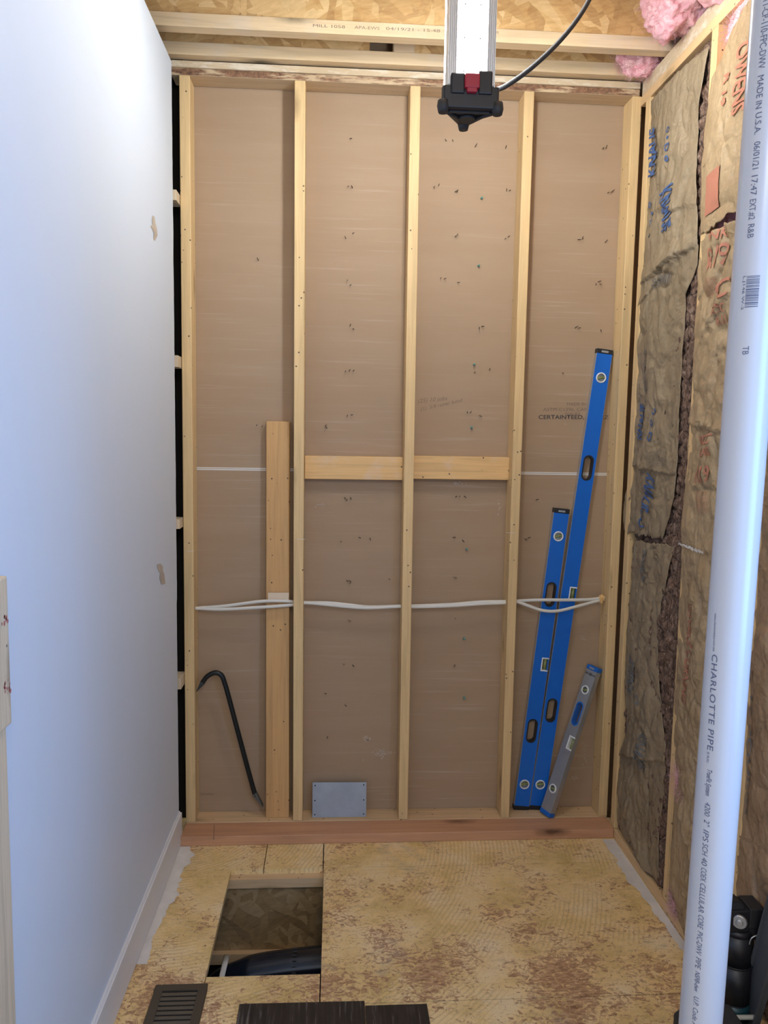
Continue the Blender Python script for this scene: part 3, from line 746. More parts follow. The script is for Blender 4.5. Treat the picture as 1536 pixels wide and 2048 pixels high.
# ================================================================ NAIL POINTS IN THE DRYWALL
bays = [('first', 'in the leftmost bay', [(517, 521), (513, 851), (525, 851)]),
 ('second', 'in the second bay from the left', [(700, 277), (697, 372), (705, 376), (692, 477), (705, 467), (695, 560), (700, 570), (700, 652), (706, 657), (691, 742), (698, 742), (706, 742), (695, 830), (702, 830), (653, 850), (654, 856),
   (689, 995), (692, 1001), (701, 995), (682, 1083), (721, 1076), (740, 1076), (693, 1161), (698, 1161), (702, 1163), (779, 1158), (697, 1241), (701, 1242), (650, 1387), (688, 1328), (705, 1330), (690, 1410), (655, 1473)]),
 ('third', 'in the third bay from the left', [(893, 282), (906, 283), (950, 294), (1011, 297), (868, 374), (877, 372), (910, 384), (914, 385), (1013, 382), (1019, 381), (910, 473), (915, 468), (1010, 478), (1016, 474), (881, 557), (888, 558), (915, 565), (959, 655), (963, 653),
   (950, 744), (979, 740), (935, 826), (940, 826), (959, 831), (911, 994), (920, 992), (928, 992), (906, 1075), (909, 1075), (925, 1080), (908, 1155), (912, 1155), (911, 1237), (910, 1330)]),
 ('fourth', 'in the rightmost bay', [(1205, 298), (1212, 297), (1215, 386), (1222, 385), (1156, 479), (1165, 478), (1210, 485), (1192, 570), (1196, 564), (1200, 568), (1150, 656), (1157, 656), (1202, 663), (1125, 746), (1072, 1000), (1050, 1078), (1056, 1076)])]
proto = None
ORD = ['top', 'second', 'third', 'fourth', 'fifth', 'sixth', 'seventh', 'eighth', 'ninth', 'tenth', 'eleventh', 'twelfth', 'thirteenth', 'fourteenth', 'fifteenth', 'sixteenth']
for nm, where, pts in bays:
    rows_ = []
    for p_ in sorted(pts, key=lambda p: p[1]):
        if rows_ and p_[1] - rows_[-1][0][1] < 16: rows_[-1].append(p_)
        else: rows_.append([p_])
    place = {}
    for ri, row_ in enumerate(rows_):
        row_.sort()
        for ci, p_ in enumerate(row_):
            cs = '' if len(row_) == 1 else (', leftmost' if ci == 0 else (', rightmost' if ci == len(row_)-1 else ', %s from left' % ORD[ci]))
            place[p_] = '%s row down%s' % (ORD[ri], cs)
    for x, y in pts:
        if proto is None:
            bm = BM(); tube(bm, [(0, .004, 0), (0, -.018, 0), (0, -.023, 0)], [.0016, .0016, .0003], 6)
            proto = mk('nail', bm, M['nail']); o = proto
        else:
            o = proto.copy(); COL.objects.link(o)
        o.location = atY(x, y, D)
        o.rotation_euler = (random.uniform(-.35, .35), 0, random.uniform(-.4, .4))
        tag(o, 'steel nail point in brown drywall, ' + {'first': 'leftmost bay', 'second': 'second bay', 'third': 'third bay', 'fourth': 'rightmost bay'}[nm] + ', ' + place[(x, y)], 'nail', 'nail points in the %s bay' % nm)
gp = None
for gi, (x, y) in enumerate(((963, 397), (957, 532), (948, 729), (943, 855), (933, 1098), (928, 1276), (928, 1395))):
    if gp is None:
        bm = BM(); tube(bm, [(0, .004, 0), (0, -.008, 0), (0, -.014, 0), (0, -.018, 0)], [.0042, .0046, .0040, .0008], 10)
        gp = mk('screw', bm, M['teal']); o = gp
    else:
        o = gp.copy(); COL.objects.link(o)
    o.location = atY(x, y, D)
    tag(o, 'pale teal screw tip in the third bay, %s of the column' % (['topmost'] + ORD[1:6] + ['lowest'])[gi], 'screw', 'teal screw tips in the third bay')
# printing on the drywall
def dw(s, xa, ya, xb, yb, h, mat, **kw):
    p0 = atY(xa, ya, D); p1 = atY(xb, yb, D); d = p1-p0; L = d.length; d.normalize(); up = Vector((-d.z, 0, d.x))
    put_text('printing', s, mat, wb, lambda u, v: p0 + d*u + up*v + Vector((0, -.0008, 0)), L, h, **kw)
dw('MADE IN', 1134, 811, 1172, 811, .013, M['inkfaint'])
dw('ASTM C1396, CAN', 1086, 822, 1176, 822, .014, M['inkfaint'])
dw('ICC-ES', 1130, 829, 1160, 829, .009, M['inkfaint'])
dw('CERTAINTEED,', 1077, 838, 1168, 838, .017, M['ink'], bold=.015)
dw('EZ', 1202, 838, 1217, 838, .015, M['ink'])
dw('(25) 10 jobs', 836, 806, 895, 800, .017, M['inkfaint'], shear=.3)
dw('(1)  5/8 rainer bond', 842, 822, 926, 803, .015, M['inkfaint'], shear=.3)
dw('CERTAINTEED', 400, 1590, 427, 1590, .008, M['inkfaint'])

# ================================================================ WIRES
def wire(label, pts):
    P = catmull(pts, 8); bm = BM(); tube(bm, P, .0038, 8, ry=.0068)
    return tag(mk('electrical_cable', bm, M['cable'], origin=P[0], smooth=True), label, 'cable', 'white cables through the studs')
def W(x, y, Y): return atY(x, y, Y)
wire('white flat cable through the studs, the upper and straighter of the pair',
     [W(388, 1218, .047), W(397, 1216, .045), W(450, 1212, .038), W(520, 1203, .026), W(565, 1202, .026), W(592, 1204, .040), W(612, 1205, .045), W(660, 1206, .045), W(700, 1210, .047), W(740, 1214, .048), W(800, 1212, .046), W(820, 1212, .045),
      W(900, 1209, .046), W(960, 1204, .046), W(1006, 1203, .044), W(1032, 1202, .042), W(1080, 1200, .034), W(1140, 1200, .032), W(1180, 1199, .040), W(1204, 1196, .046), W(1214, 1195, .048)])
wire('white flat cable through the studs, sagging below the other in front of the blue levels',
     [W(388, 1217, .040), W(398, 1217, .040), W(440, 1219, .036), W(500, 1216, .022), W(560, 1212, .021), W(592, 1209, .036), W(612, 1206, .041), W(650, 1209, .041), W(700, 1214, .041), W(740, 1216, .041), W(798, 1213, .041), W(820, 1214, .041),
      W(900, 1212, .041), W(960, 1208, .041), W(1006, 1206, .040), W(1032, 1204, .037), W(1055, 1211, .026), W(1085, 1221, .022), W(1115, 1222, .022), W(1150, 1214, .024), W(1180, 1206, .034), W(1204, 1200, .046), W(1214, 1197, .048)])
fc = W(1203, 1196, .045)
bm = BM(); bmesh.ops.create_icosphere(bm, subdivisions=4, radius=1)
for v in bm.verts:
    d = 1 + .35*noise.noise(v.co*2.2) + .15*noise.noise(v.co*6); v.co = Vector((v.co.x*.011*d, v.co.y*.014*d, v.co.z*.014*d + (-.008 if v.co.z < -.6 else 0)))
o = mk('sealing_foam', bm, M['foam'], smooth=True); o.location = fc
tag(o, 'orange foam blob sealing the cable hole in the rightmost stud', 'foam')

# ================================================================ LEANING BOARD
solid('leaning_board', 'amber pine two by four leaning upright in the leftmost bay', 'lumber', None,
      [(.325, .030, Z0), (.4225, .030, Z0), (.4225, .070, Z0), (.325, .070, Z0)], [(.322, .053, 1.697), (.4155, .053, 1.697), (.4155, .093, 1.697), (.322, .093, 1.697)], M['amber_z'], .003)

bm = BM(); p_ = atY(536, 1185, .037); q_ = atY(578, 1185, .037); p2 = atY(536, 1203, .036); q2_ = atY(577, 1203, .036)
lbd = bpy.data.objects['leaning_board']
o_ = Vector((0, -.0035, 0)); vs = [bm.verts.new(v + o_) for v in (p_, q_, q2_, p2)]; bm.faces.new(vs)
for v in bm.verts: pass
child(mk('pale_patch', bm, M['tornwood']), lbd)
# white scuffs on the brown paper
rs = random.Random(11); bm = BM()
for cx_, cy_, sx_, sy_, k_ in ((735, 1478, 10, 6, 26), (765, 1508, 24, 9, 60), (1170, 1510, 6, 22, 22), (1150, 1555, 8, 5, 18), (1168, 1275, 6, 10, 14), (920, 966, 14, 5, 20), (998, 1010, 3, 22, 18), (640, 1010, 16, 4, 14)):
    for _ in range(k_):
        p_ = atY(cx_ + rs.gauss(0, sx_*.5), cy_ + rs.gauss(0, sy_*.5), D - .0005); r_ = rs.uniform(.0008, .0030)
        bm.faces.new([bm.verts.new(p_ + Vector((math.cos(a)*r_*rs.uniform(.6, 1.8), 0, math.sin(a)*r_*rs.uniform(.6, 1.2)))) for a in (0, 1.2, 2.4, 3.6, 4.9)])
child(mk('dust_scuffs', bm, M['scuff']), wb)

# ================================================================ PRY BAR
pb = wthing('pry_bar', 'black iron pry bar with hooked end leaning in the leftmost bay', 'pry bar', W(522, 1606, .03))
pts = [W(404, 1366, .030), W(413, 1354, .031), W(424, 1347, .032), (W(434, 1345.5, .033)), W(444, 1352, .034), W(450, 1368, .035), W(457, 1392, .036), W(475, 1460, .040), W(495, 1535, .044), W(506, 1575, .046), W(511, 1592, .046)]
bm = BM(); P = catmull(pts, 6); tube(bm, P, .0105, 6); wpart('shaft', bm, M['iron'], pb)
bm = BM(); a, b = W(406, 1364, .030), W(394, 1381, .026)
d = (b-a).normalized(); s_ = d.cross(Vector((0, 1, 0))).normalized(); y_ = Vector((0, 1, 0))
hexa(bm, [a+s_*.010-y_*.011, a-s_*.010-y_*.011, a-s_*.010+y_*.011, a+s_*.010+y_*.011], [b+s_*.0015-y_*.014, b-s_*.0015-y_*.014, b-s_*.0015+y_*.014, b+s_*.0015+y_*.014])
wpart('claw', bm, M['iron'], pb, bevel=.001)
bm = BM(); a, b = W(509, 1586, .046), W(526, 1612, .052)
d = (b-a).normalized(); s_ = d.cross(Vector((0, 1, 0))).normalized()
hexa(bm, [a+s_*.010-y_*.010, a-s_*.010-y_*.010, a-s_*.010+y_*.010, a+s_*.010+y_*.010], [b+s_*.0015-y_*.013, b-s_*.0015-y_*.013, b-s_*.0015+y_*.013, b+s_*.0015+y_*.013])
wpart('chisel_tip', bm, M['ironedge'], pb, bevel=.001)

# ================================================================ STEEL PLATE
sp = wthing('steel_plate', 'small grey galvanised steel plate leaning on the bottom plate', 'metal plate', (.634, .03, Z0))
bm = BM(); hexa(bm, [(.520, .026, Z0+.001), (.747, .026, Z0+.001), (.747, .0285, Z0+.001), (.520, .0285, Z0+.001)], [(.519, .058, .180), (.747, .058, .178), (.747, .0605, .178), (.519, .0605, .180)])
wpart('sheet', bm, M['steel'], sp)
for fx in (.53, .736):
    for fz in (.052, .108, .168):
        t_ = (fz-Z0)/(.18-Z0); yy = .026 + (.058-.026)*t_
        bm = BM(); tube(bm, [(fx, yy-.0012, fz), (fx, yy+.0005, fz)], .0028, 10); wpart('screw_hole', bm, M['dark'], sp)

# ================================================================ SPIRIT LEVELS
def ring_plate(bm, w, z0, z1, hole, y0, y1, n=48, mi=0):
    """rectangular piece of the beam (x -w..w, z z0..z1) with a hole, thickness y0..y1. hole: list of n (x,z) ccw points around its centre"""
    cx = sum(p[0] for p in hole)/n; cz = sum(p[1] for p in hole)/n; out = []
    for (hx, hz) in hole:
        dx, dz = hx-cx, hz-cz; t = 1e9
        if abs(dx) > 1e-9: t = min(t, ((w-cx) if dx > 0 else (-w-cx))/dx)
        if abs(dz) > 1e-9: t = min(t, ((z1-cz) if dz > 0 else (z0-cz))/dz)
        out.append((cx+dx*t, cz+dz*t))
    for c in ((w, z1), (w, z0), (-w, z0), (-w, z1)):
        k = min(range(n), key=lambda i: (out[i][0]-c[0])**2 + (out[i][1]-c[1])**2); out[k] = c
    V = {}
    for nm, L in (('o', out), ('i', hole)):
        for y in (y0, y1): V[nm, y] = [bm.verts.new((p[0], y, p[1])) for p in L]
    for i in range(n):
        j = (i+1) % n
        for q in ((V['o', y0][i], V['o', y0][j], V['i', y0][j], V['i', y0][i]), (V['o', y1][i], V['o', y1][j], V['i', y1][j], V['i', y1][i]),
                  (V['i', y0][i], V['i', y0][j], V['i', y1][j], V['i', y1][i]), (V['o', y0][i], V['o', y0][j], V['o', y1][j], V['o', y1][i])):
            bm.faces.new(q).material_index = mi
def stadium(cz, hw, hl, n=48, cx=0):
    out = []
    for i in range(n):
        a = 2*PI*(i+.5)/n; x, z = math.cos(a)*hw, math.sin(a)*hw
        out.append((cx+x, cz + z + (hl-hw if z > 0 else -(hl-hw))))
    return out
def torus_ring(bm, pts, r, n=8):
    P = [Vector(p) for p in pts]; m = len(P); rings = []
    for i in range(m):
        t = (P[(i+1) % m]-P[i-1]).normalized(); a = Vector((0, 1, 0)); b = t.cross(a).normalized()
        rings.append([bm.verts.new(P[i] + a*math.cos(2*PI*k/n)*r + b*math.sin(2*PI*k/n)*r) for k in range(n)])
    for i in range(m):
        A, B = rings[i], rings[(i+1) % m]
        for k in range(n): bm.faces.new((A[k], A[(k+1) % n], B[(k+1) % n], B[k])).smooth = True
def make_level(name, label, base, top, face, w, th, feats, mat, matside, capmat, twist=0.0, cap=.019, group=None, rails=True):
    """feats: list of (kind, t) along the beam from the foot (0) to the top (1)"""
    base = Vector(base); top = Vector(top); z = (top-base).normalized(); L = (top-base).length
    y = Vector((0, 1, 0)); y = (y - z*y.dot(z)).normalized(); x = y.cross(z)
    R = Matrix((x, y, z)).transposed() @ Matrix.Rotation(twist, 3, 'Z')
    t = empty(name, base, label, 'spirit level', group); t.rotation_euler = R.to_euler()
    hw = w/2; y0, y1 = -th/2, th/2
    bm = BM(); feats = sorted(feats, key=lambda f: f[1]); zc = cap*.9
    extra = []
    for f in feats:
        cz = f[1]*L
        half = {'handle': .068, 'round': .030, 'mid': .036, 'slot': .018}[f[0]]
        if cz - half > zc: box(bm, -hw, hw, y0, y1, zc, cz-half)
        if f[0] == 'handle':
            H_ = stadium(cz, hw*.66, .052); ring_plate(bm, hw, cz-half, cz+half, H_, y0, y1)
            g = BM()
            for inner, outer in ((.52, .68),):
                A = stadium(cz, hw*outer, .053); B = stadium(cz, hw*inner, .047)
                vs = {}
                for nm, Lp in (('o', A), ('i', B)):
                    for yy in (y0-.0015, y1+.0015): vs[nm, yy] = [g.verts.new((p[0], yy, p[1])) for p in Lp]
                ya, yb = y0-.0015, y1+.0015
                for i in range(48):
                    j = (i+1) % 48
                    for q in ((vs['o', ya][i], vs['o', ya][j], vs['i', ya][j], vs['i', ya][i]), (vs['o', yb][i], vs['o', yb][j], vs['i', yb][j], vs['i', yb][i]),
                              (vs['i', ya][i], vs['i', ya][j], vs['i', yb][j], vs['i', yb][i]), (vs['o', ya][i], vs['o', ya][j], vs['o', yb][j], vs['o', yb][i])): g.faces.new(q)
            mk('hand_grip', g, face['grip'], t)
        elif f[0] == 'round':
            r = hw*.60; H_ = stadium(cz, r, r); ring_plate(bm, hw, cz-half, cz+half, H_, y0, y1)
            g = BM(); torus_ring(g, [(r*.97*math.cos(2*PI*i/40), y0-.001, cz + r*.97*math.sin(2*PI*i/40)) for i in range(40)], .0030)
            vr = mk('vial_ring', g, M['whitep'], t)
            g = BM(); tube(g, [(0, y0+.008, cz), (0, y1-.004, cz)], r*.98, 32); mk('vial_window', g, M['alu_soft'], vr)
            g = BM(); tube(g, [(-r*.82, y0+.004, cz - r*.2), (r*.82, y0+.004, cz + r*.2)], .0055, 12); mk('vial', g, M['vial'], vr)
            g = BM()
            for s in (-.0045, .0045): box(g, s-.0005, s+.0005, y0-.0022, y0-.0015, cz-.006, cz+.006)
            mk('vial_marks', g, M['black'], vr)
        elif f[0] == 'mid':
            box(bm, -hw, hw-.030, y0, y1, cz-half, cz+half); box(bm, hw-.030, hw, y0, y1, cz-half, cz-.028); box(bm, hw-.030, hw, y0, y1, cz+.028, cz+half)
            g = BM()
            for a in ((hw-.031, hw-.025, cz-.030, cz+.030), (hw-.027, hw+.001, cz-.030, cz-.024), (hw-.027, hw+.001, cz+.024, cz+.030)):
                box(g, a[0], a[1], y0-.002, y1, a[2], a[3])
            fr = mk('vial_frame', g, M['whitep'], t, bevel=.002)
            g = BM(); tube(g, [(hw-.012, 0, cz-.023), (hw-.012, 0, cz+.023)], .0075, 14); mk('vial', g, M['vial'], fr)
        elif f[0] == 'slot':
            H_ = stadium(cz, hw*.30, .006); ring_plate(bm, hw, cz-half, cz+half, H_, y0, y1)
        zc = cz+half
    box(bm, -hw, hw, y0, y1, zc, L-cap*.9)
    if rails:
        for s in (-1, 1):
            xx = s*hw; box(bm, min(xx, xx-s*.006), max(xx, xx-s*.006), y0-.0012, y0, cap, L-cap)
    body = mk('body', bm, mat, t)
    g = BM(); box(g, -hw-.0012, -hw-.0001, y0, y1, cap, L-cap); box(g, hw+.0001, hw+.0012, y0, y1, cap, L-cap); mk('measuring_face', g, matside, t)
    for zz, s in ((0, 1), (L, -1)):
        g = BM(); z0_, z1_ = sorted((zz, zz+s*cap)); box(g, -hw-.002, hw+.002, y0-.002, y1+.002, z0_, z1_)
        ec = mk('end_cap', g, capmat, t, bevel=.002)
        if s < 0:
            g = BM(); box(g, -hw*.45, hw*.45, y0-.003, y0-.001, zz-cap*.75, zz-cap*.35); mk('cap_inset', g, M['alu_soft'], ec)
    return t
gf = {'grip': M['black']}
YL = .078
lb = Vector((1.4895, YL, Z0)); lt_ = atY(1208.5, 699, YL+.004)
axis_t = lambda y, a, b: (a-y)/(a-b)
make_level('spirit_level', 'long blue box spirit level, the taller one leaning beside the rightmost stud', lb, lt_, gf, .0640, .024,
           [('round', axis_t(1564, 1617, 699)), ('handle', axis_t(1410, 1617, 699)), ('mid', axis_t(1173, 1617, 699)), ('handle', axis_t(926, 1617, 699)), ('round', axis_t(753, 1617, 699))],
           M['blue'], M['alu'], M['black'], group='blue spirit levels')
sb = Vector((1.4215, YL, Z0)); st_ = atY(1122.5, 1017, YL+.003)
make_level('spirit_level', 'shorter blue box spirit level with black top cap, left of the longer one', sb, st_, gf, .0640, .024,
           [('round', axis_t(1564, 1617, 1017)), ('handle', axis_t(1455, 1617, 1017)), ('mid', axis_t(1321, 1617, 1017)), ('handle', axis_t(1183, 1617, 1017)), ('round', axis_t(1070, 1617, 1017))],
           M['blue'], M['alu'], M['black'], group='blue spirit levels')
vb = atZ(1093, 1629, Z0+.005); vt = atY(1190, 1333, .055)
print('silver', vb, vt, (vt-vb).length)
make_level('spirit_level', 'small silver spirit level with blue ends leaning in front of the blue ones', vb, vt, {'grip': M['bluep']}, .056, .026,
           [('round', .175), ('mid', .49), ('handle', .68), ('round', .84), ('slot', .945)], M['alu_soft'], M['alu_soft'], M['bluep'], twist=-1.08, rails=False)

# ================================================================ WORK LIGHT
LX, LY = .954, -.86
zc0 = 2.531; zc1 = 2.592; LT = 3.25
wlamp = wthing('work_light', 'hanging rechargeable LED work light with black end cap, glowing, in front of the wall', 'work light', (LX, LY, zc0))
def tri(s, front=-.055, back=.062):
    # triangular plan with blunt corners, flat side to the camera
    return [(LX-s, LY+front), (LX+s, LY+front), (LX+s+.004, LY+front+.018), (LX+.014, LY+back), (LX-.014, LY+back), (LX-s-.004, LY+front+.018)]
def prism(bm, pl, z0, z1, mi=0): hexa(bm, [(a, b, z0) for a, b in pl], [(a, b, z1) for a, b in pl], mi)
bm = BM(); prism(bm, tri(.064), zc1-.03, LT)
for o_ in (.0425, .0475, .0525, .0585, .0625):
    for sg in (-1, 1): box(bm, LX+sg*o_-.0012, LX+sg*o_+.0012, LY-.062, LY-.054, zc1, LT)
wpart('housing', bm, M['alu_bright'], wlamp)
bm = BM(); box(bm, LX-.040, LX+.040, LY-.0575, LY-.0552, zc1, LT-.03); wpart('light_panel', bm, M['led_front'], wlamp)
for s in (-1, 1):
    a = Vector((LX+s*.063, LY-.030, 0)); b = Vector((LX+s*.020, LY+.055, 0)); d = (b-a); nn = Vector((s*d.y*s, 0, 0))
    nrm = Vector((d.y, -d.x, 0)).normalized(); nrm = nrm if nrm.x*s > 0 else -nrm
    a = a + nrm*.006; b = b + nrm*.006; c_ = nrm*.002
    bm = BM(); hexa(bm, [(*(a).xy, zc1+.01), (*(b).xy, zc1+.01), (*(b+c_).xy, zc1+.01), (*(a+c_).xy, zc1+.01)], [(*(a).xy, LT-.03), (*(b).xy, LT-.03), (*(b+c_).xy, LT-.03), (*(a+c_).xy, LT-.03)])
    wpart('light_panel', bm, M['led_back'], wlamp)
bm = BM()
prism(bm, tri(.075, -.066, .058), zc0, zc0+.058)
box(bm, LX-.056, LX-.018, LY-.072, LY-.03, zc0+.035, zc1+.026); box(bm, LX+.018, LX+.056, LY-.072, LY-.03, zc0+.035, zc1+.034)
box(bm, LX-.05, LX+.05, LY-.068, LY-.02, zc0+.035, zc1+.008)
ecap = wpart('end_cap', bm, M['black'], wlamp, bevel=.004)
bm = BM(); box(bm, LX-.020, LX+.020, LY-.082, LY-.066, zc0+.046, zc1+.022); box(bm, LX-.014, LX+.014, LY-.080, LY-.062, zc0+.036, zc0+.05)
wpart('latch', bm, M['red'], wlamp, bevel=.003)
for px_, py_ in ((LX-.074, LY-.056), (LX+.074, LY-.056), (LX, LY+.056)):
    bm = BM(); tube(bm, [(px_, py_, zc0-.012), (px_, py_, zc0+.004), (px_, py_, zc0+.020)], [.013, .017, .015], 8); wpart('bumper', bm, M['blackr'], wlamp)
bm = BM(); tube(bm, [(LX, LY, zc0-.008), (LX, LY, zc0+.002)], .024, 20); box(bm, LX-.055, LX+.055, LY-.045, LY-.038, zc0-.005, zc0+.001)
for s in (-1, 1): tube(bm, [(LX+s*.02, LY, zc0-.003), (LX+s*.072, LY-.05, zc0-.003)], .005, 6)
wpart('cap_ribs', bm, M['blackr'], wlamp)
bm = BM(); YC = -.86
P = catmull([atY(982, 182, YC), atY(998, 178, YC), atY(1018, 168, YC), atY(1060, 138, YC), atY(1110, 92, YC), atY(1150, 45, YC), atY(1178, 0, YC), atY(1198, -50, YC), atY(1208, -110, YC)], 8)
tube(bm, P, .0068, 10); wpart('cord', bm, M['blackr'], wlamp, smooth=True)
for k in range(7):
    for s in (-1, 1):
        bm = BM(); tube(bm, [(LX+s*.021, LY-.0592, zc1+.035+k*.085), (LX+s*.021, LY-.0574, zc1+.035+k*.085)], .0026, 8)
        wpart('panel_screw', bm, M['alu_soft'], wlamp)

# ================================================================ PVC PIPE
PR = .0342
pp = wthing('plastic_pipe', 'tall white plastic drain pipe with printed lettering standing at the right', 'pipe', (1.223, -1.9, 0))
pa = Vector((1.223, -1.9, 0)); pbt = Vector((1.2295+.0255, -1.9, 3.15))
pax = (pbt-pa).normalized()
def pc(z): return pa + pax*((z)/pax.z)
bm = BM(); n = 64; rings = []
for z, r in ((0, PR-.004), (0, PR), (3.15, PR), (3.15, PR-.004)):
    rings.append([bm.verts.new(pc(z) + Vector((math.cos(2*PI*k/n)*r, math.sin(2*PI*k/n)*r, 0))) for k in range(n)])
for a, b in ((0, 1), (1, 2), (2, 3), (3, 0)):
    for k in range(n): bm.faces.new((rings[a][k], rings[a][(k+1) % n], rings[b][(k+1) % n], rings[b][k]))
o = wpart('tube', bm, M['pvc'], pp, smooth=True)
o.modifiers.new('es', 'EDGE_SPLIT').split_angle = .7
tocam = math.atan2(CAM.y - pa.y, CAM.x - pa.x)
def ptext(s, y0, y1, off, hpx, off2=None, mat=None, **kw):
    """runs downward from photograph row y0 to y1, off = pixels left of the pipe's axis"""
    X_ = lambda y: 1552 - .0715*y
    z0 = atY(X_(y0), y0, -1.93).z; z1 = atY(X_(y1), y1, -1.93).z
    off2 = off if off2 is None else off2
    h = hpx*.00077
    def fn(u, v):
        t = u/(z0-z1); o_ = off + (off2-off)*t
        th = -math.asin(o_/42.0) + (v - h/2)/PR
        a = tocam + th
        # th>0 turns towards the right of the picture
        c = pc(z0-u); return c + Vector((math.cos(a), math.sin(a), 0))*(PR+.0005)
    return put_text('printing', s, mat or M['pipeink'], pp, fn, z0-z1, h, sub=.004, **kw)
ptext('T1-CP-110-FPC-DWV', -10, 132, 16, 13)
ptext('MADE IN', 146, 213, 16, 12)
ptext('U.S.A.', 221, 265, 15, 12)
ptext('06/01/21', 280, 335, 14, 12)
ptext('17:47', 348, 388, 14, 12)
ptext('EXT.#2', 396, 437, 14, 12)
ptext('R&B', 446, 474, 14, 12)
ptext('TB', 692, 709, 8, 12)
ptext('L.J146 W-2', 550, 618, 19, 5)
rr_ = random.Random(4)
y_ = 551
while y_ < 613:
    t_ = rr_.choice((1.2, 1.8, 3.0)); ptext('\u2588', y_, y_+t_, 5, 17); y_ += t_ + rr_.choice((1.2, 1.6, 2.4))
ptext('www.charlottepipe.com usa', 1232, 1308, 27, 5, 25)
ptext('CHARLOTTE PIPE', 1314, 1506, 23, 13, 19, shear=.0, bold=.006, spacing=1.1)
ptext('\u00ae PLPC', 1510, 1532, 22, 5)
ptext('TrueFit System', 1544, 1597, 17, 11, shear=.25, bold=.01)
for s, a, b in (('4200', 1610, 1637), ('2"', 1645, 1657), ('IPS', 1665, 1688), ('SCH', 1692, 1716), ('40', 1720, 1736), ('COEX', 1741, 1768), ('CELLULAR', 1772, 1830), ('CORE', 1835, 1862), ('PVC-DWV', 1868, 1914), ('PIPE', 1920, 1942)):
    ptext(s, a, b, 16 - 4*(a-1610)/330, 12, shear=.12)
ptext('NSF\u00ae-dwv', 1948, 1988, 12, 10, shear=.25, bold=.01)
ptext('U.P. Code AS', 1998, 2062, 11, 11, shear=.2)

# ================================================================ FLOOR OPENING
fj = wthing('floor_joist', 'wooden I joist visible down through the square floor opening', 'joist', (.4, -.28, -.4))
bm = BM(); box(bm, -.39, 2.2, -.318, -.255, -.056, -.0205); wpart('top_flange', bm, M['pine_x'], fj)
bm = BM(); box(bm, -.39, 2.2, -.3182, -.3135, -.058, -.040)
bm.free()
bm = BM(); box(bm, -.39, 2.2, -.294, -.282, -.32, -.056); wpart('web', bm, M['osb_dim'], fj)
bm = BM(); box(bm, -.39, 2.2, -.318, -.255, -.36, -.320); wpart('bottom_flange', bm, M['pine_x'], fj)
dp = wthing('drain_pipe', 'shiny black plastic drain pipe under the square floor opening', 'pipe', (.4, -.62, -.30))
bm = BM(); tube(bm, catmull([(.15, -.60, -.36), (.229, -.56, -.285), (.30, -.545, -.258), (.37, -.54, -.240), (.573, -.54, -.217), (.90, -.54, -.19)], 10), .070, 32); wpart('tube', bm, M['abs'], dp, smooth=True)
bm = BM(); tube(bm, [(.236, -.50, -.19), (.236, -.56, -.185), (.234, -.60, -.19), (.232, -.64, -.21), (.230, -.665, -.25), (.230, -.665, -.32)], .010, 8, ry=.0025); wpart('strap', bm, M['whitep'], dp)
bm = BM()
for k in range(6):
    a_ = .50 + k*.26; cy, cz = -.54, -.224
    box(bm, .470, .484, cy - .0712*math.cos(a_) - .001, cy - .0712*math.cos(a_) + .001, cz + .0712*math.sin(a_) - .0012, cz + .0712*math.sin(a_) + .0012)
wpart('printing', bm, M['greypl'], dp)

# ================================================================ FLOOR REGISTER
rg = wthing('floor_register', 'brown metal floor register with louvres beside the white wall', 'floor register', (.158, -1.055, 0))
bm = BM(); X0, X1, Y0, Y1 = .082, .236, -1.215, -.897; bx = .026
for a in ((X0, X1, Y1-bx, Y1), (X0, X1, Y0, Y0+bx), (X0, X0+bx, Y0+bx, Y1-bx), (X1-bx, X1, Y0+bx, Y1-bx)): box(bm, a[0], a[1], a[2], a[3], 0.0005, .006)
bmesh.ops.remove_doubles(bm, verts=bm.verts, dist=1e-5)
wpart('frame', bm, M['vent'], rg, bevel=.002)
bm = BM(); box(bm, X0+bx, X1-bx, Y0+bx, Y1-bx, .0004, .0012); wpart('duct_opening', bm, M['dark'], rg)
k = 0; yy = Y1-bx-.012
while yy > Y0+bx+.008:
    bm = BM(); hexa(bm, [(X0+bx, yy-.007, .0025), (X1-bx, yy-.007, .0025), (X1-bx, yy-.006, .0015), (X0+bx, yy-.006, .0015)], [(X0+bx, yy, .0062), (X1-bx, yy, .0062), (X1-bx, yy+.003, .0055), (X0+bx, yy+.003, .0055)])
    wpart('louvre', bm, M['vent'], rg); yy -= .0185
# ================================================================ VINYL PLANKS
solid('flooring_plank', 'dark wood grain vinyl plank on the floor, larger left piece with streaks', 'flooring plank', 'dark flooring planks',
      [(.340, -1.75, .0005), (.702, -1.75, .0005), (.702, -.989, .0005), (.340, -.986, .0005)], [(.340, -1.75, .006), (.702, -1.75, .006), (.702, -.989, .006), (.340, -.986, .006)], M['plank'], .0008)
solid('flooring_plank', 'dark vinyl plank on the floor, narrower right piece set slightly lower', 'flooring plank', 'dark flooring planks',
      [(.7035, -1.75, .0005), (.889, -1.75, .0005), (.883, -1.008, .0005), (.7035, -1.008, .0005)], [(.7035, -1.75, .006), (.889, -1.75, .006), (.883, -1.008, .006), (.7035, -1.008, .006)], M['plank'], .0008)

